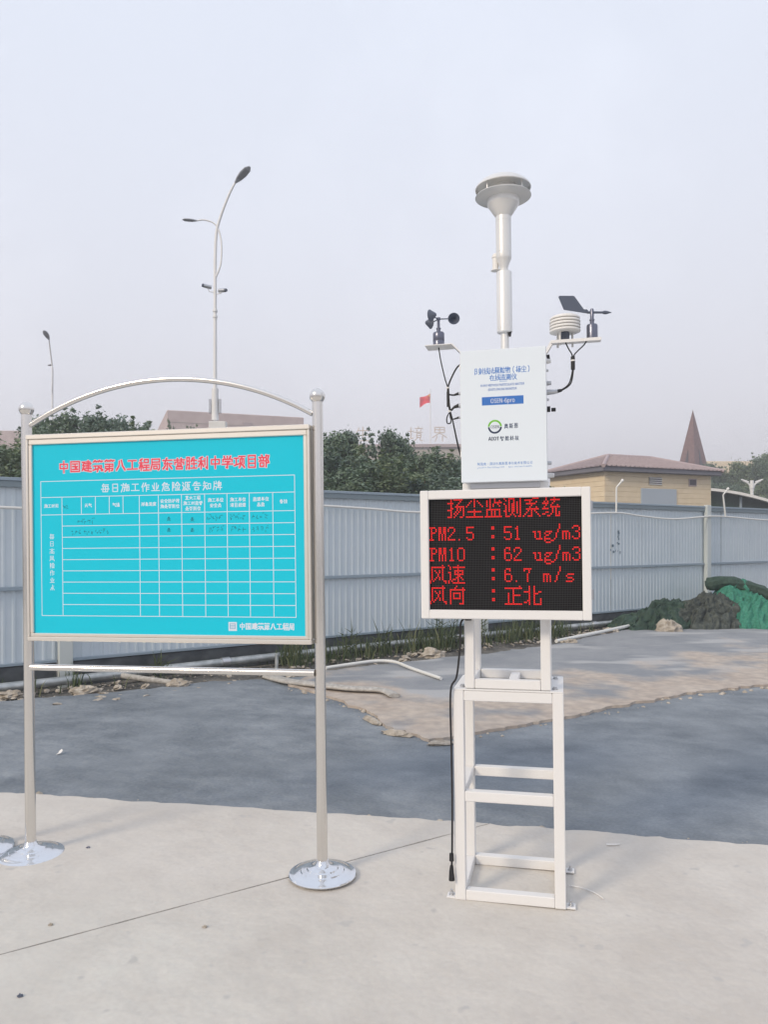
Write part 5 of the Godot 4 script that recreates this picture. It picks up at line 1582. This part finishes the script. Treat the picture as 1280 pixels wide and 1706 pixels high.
func trunk_mesh(seed_no: int) -> ArrayMesh:
	var r := RandomNumberGenerator.new()
	r.seed = seed_no
	var st := begin()
	add_tube(st, [Vector3(0, -0.03, 0), Vector3(0.006, 0.3, 0.004), Vector3(-0.004, 0.6, 0), Vector3(0.004, 0.9, 0.003)], 0.016, 0.004, 8)
	for k in 12:
		var y := 0.15 + 0.055 * k
		var a := r.randf() * TAU
		var l := 0.2 * (1.0 - y * 0.75)
		var d := Vector3(cos(a), 0.55, sin(a)) * l
		add_tube(st, [Vector3(0, y, 0), Vector3(0, y, 0) + d * 0.5 - Vector3(0, 0.012, 0), Vector3(0, y, 0) + d], 0.007 * (1.2 - y), 0.002, 6)
	return st.commit()

func build_trees() -> void:
	var pal := [[Color(0.095, 0.145, 0.11), Color(0.20, 0.27, 0.18)], [Color(0.10, 0.155, 0.105), Color(0.235, 0.285, 0.155)], [Color(0.09, 0.14, 0.12), Color(0.19, 0.255, 0.195)]]
	var crowns := []
	for k in 6:
		crowns.append(crown_mesh(100 + k, k % 2, pal[k % 3][0], pal[k % 3][1]))
	var trunks := [trunk_mesh(5), trunk_mesh(6)]
	rng.seed = 12
	# x, depth, height, width scale, kind, group
	var rows := {
		"left": ["leafy green tree behind the fence on the left of the notice board's frame", "trees behind the board", [[-8.6, 18, 4.0, 1.6, 1], [-9.6, 19, 3.9, 1.6, 3], [-7.9, 20, 4.25, 1.5, 5], [-9.9, 22, 5.1, 0.85, 0], [-8.95, 21.5, 4.75, 1.2, 1], [-8.3, 21, 5.15, 1.1, 3], [-7.75, 20.5, 4.95, 1.05, 2], [-7.2, 20.5, 5.0, 1.0, 5], [-6.75, 20.5, 4.8, 1.0, 1], [-6.35, 20.5, 4.55, 0.9, 3], [-5.7, 20, 3.9, 1.5, 5], [-10.9, 21, 4.3, 1.4, 1], [-6.9, 19, 3.8, 1.6, 5]], 4.5],
		"middle": ["dense green tree in the hedge between the notice board and the monitor", "hedge trees between board and monitor", [[-1.55, 19, 4.0, 1.5, 5], [-1.3, 20, 4.35, 0.95, 0], [-1.0, 20.5, 4.5, 0.9, 2], [-0.7, 20.2, 4.15, 0.9, 4], [-0.35, 19.5, 3.8, 1.4, 1], [0.15, 20, 4.45, 0.8, 2], [0.45, 20.4, 4.25, 0.9, 0], [0.85, 20, 4.0, 1.1, 3], [1.3, 20.2, 3.9, 1.3, 1], [1.8, 20.5, 3.85, 1.4, 5], [2.4, 20.5, 3.9, 1.4, 3], [0.1, 18.6, 3.4, 1.8, 1], [1.0, 18.7, 3.3, 1.8, 5], [1.9, 18.9, 3.3, 1.8, 3], [-0.9, 18.4, 3.4, 1.8, 3], [3.0, 19.4, 3.5, 1.7, 1]], 4.05],
		"right": ["slim green tree in the row right of the cream building", "trees right of the cream building", [[23.4, 55, 7.0, 0.9, 2], [24.4, 55.5, 6.6, 0.9, 0], [25.3, 55, 7.2, 0.9, 4], [26.2, 56, 7.0, 0.9, 2], [26.9, 55, 7.4, 0.95, 0], [27.7, 55.5, 7.9, 0.9, 4], [28.6, 56, 7.4, 0.9, 2], [29.6, 55, 7.6, 0.95, 0], [24.0, 52, 5.4, 1.3, 3], [25.2, 52, 5.5, 1.3, 1], [26.6, 52, 5.3, 1.3, 5], [28.0, 52, 5.4, 1.3, 3], [22.9, 52.5, 5.6, 1.2, 5]], 6.0],
		"stone": ["low green tree in front of the pink stone building", "trees before the stone building", [[-12.0, 46, 8.5, 0.6, 1], [-11.3, 46.5, 8.4, 0.6, 3]], 8.0],
	}
	for key in rows:
		var e: Array = rows[key]
		for t in e[2]:
			var look: String = ("tall " if t[2] > e[3] else "low ") + ("pointed " if t[4] % 2 == 0 else "rounded ")
			var s := thing("leafy_tree", look + e[0], "tree", Vector3(t[0], -0.08, -t[1]), rng.randf() * TAU, e[1])
			var crown := put("crown", crowns[t[4]], M.leaf, s)
			crown.scale = Vector3(t[2] * t[3], t[2], t[2] * t[3])
			var trunk := put("trunk", trunks[t[4] % 2], M.bark, s)
			trunk.scale = Vector3.ONE * t[2]

# ------------------------------------------------------------------
func _ready() -> void:
	var cam := Camera3D.new()
	cam.name = "camera"
	cam.projection = Camera3D.PROJECTION_FRUSTUM
	cam.near = 0.1
	cam.far = 1200.0
	cam.size = 0.1 * 1706.0 / 1280.0
	cam.frustum_offset = Vector2(0.0, 0.1 * (895.0 - 853.0) / 1280.0)
	cam.position = Vector3(0, 1.5, 0)
	add_child(cam)
	cam.current = true

	var env := Environment.new()
	env.background_mode = Environment.BG_SKY
	var sky := Sky.new()
	var sm := ProceduralSkyMaterial.new()
	sm.sky_top_color = Color8(204, 211, 225)
	sm.sky_horizon_color = Color8(212, 208, 211)
	sm.sky_curve = 0.22
	sm.ground_bottom_color = Color8(140, 138, 135)
	sm.ground_horizon_color = Color8(200, 198, 202)
	sm.sun_angle_max = 0.0
	var wn := FastNoiseLite.new()
	wn.seed = 71
	wn.frequency = 0.008
	wn.fractal_octaves = 4
	wn.domain_warp_enabled = true
	wn.domain_warp_amplitude = 40.0
	var wisps := wn.get_seamless_image(1024, 512, false, false, 0.15)
	wisps.convert(Image.FORMAT_RGBA8)
	for y in 512:
		for x in 1024:
			var v := wisps.get_pixel(x, y).r
			wisps.set_pixel(x, y, Color(0.9, 0.9, 0.9, clampf((v - 0.4) * 0.12, 0.0, 0.06)))
	sm.sky_cover = ImageTexture.create_from_image(wisps)
	sky.sky_material = sm
	env.sky = sky
	env.tonemap_mode = Environment.TONE_MAPPER_LINEAR
	env.tonemap_exposure = 1.37
	env.fog_enabled = true
	env.fog_density = 0.0042
	env.fog_light_color = Color8(222, 224, 232)
	env.sdfgi_enabled = true
	env.ssao_enabled = true
	env.ssil_enabled = true
	var we := WorldEnvironment.new()
	we.name = "environment"
	we.environment = env
	add_child(we)

	var sun := DirectionalLight3D.new()
	sun.name = "sun"
	sun.light_energy = 0.5
	sun.light_angular_distance = 13.0
	sun.light_color = Color(1.0, 0.93, 0.83)
	sun.shadow_enabled = true
	add_child(sun)
	sun.basis = Basis.looking_at(-Vector3(-0.62, 0.52, 0.6).normalized(), Vector3.UP)

	make_materials()
	build_ground()
	build_buildings()
	build_fence()
	build_trees()
	build_lamps()
	build_station()
	build_board()
	build_netting()
	build_fence_foot()
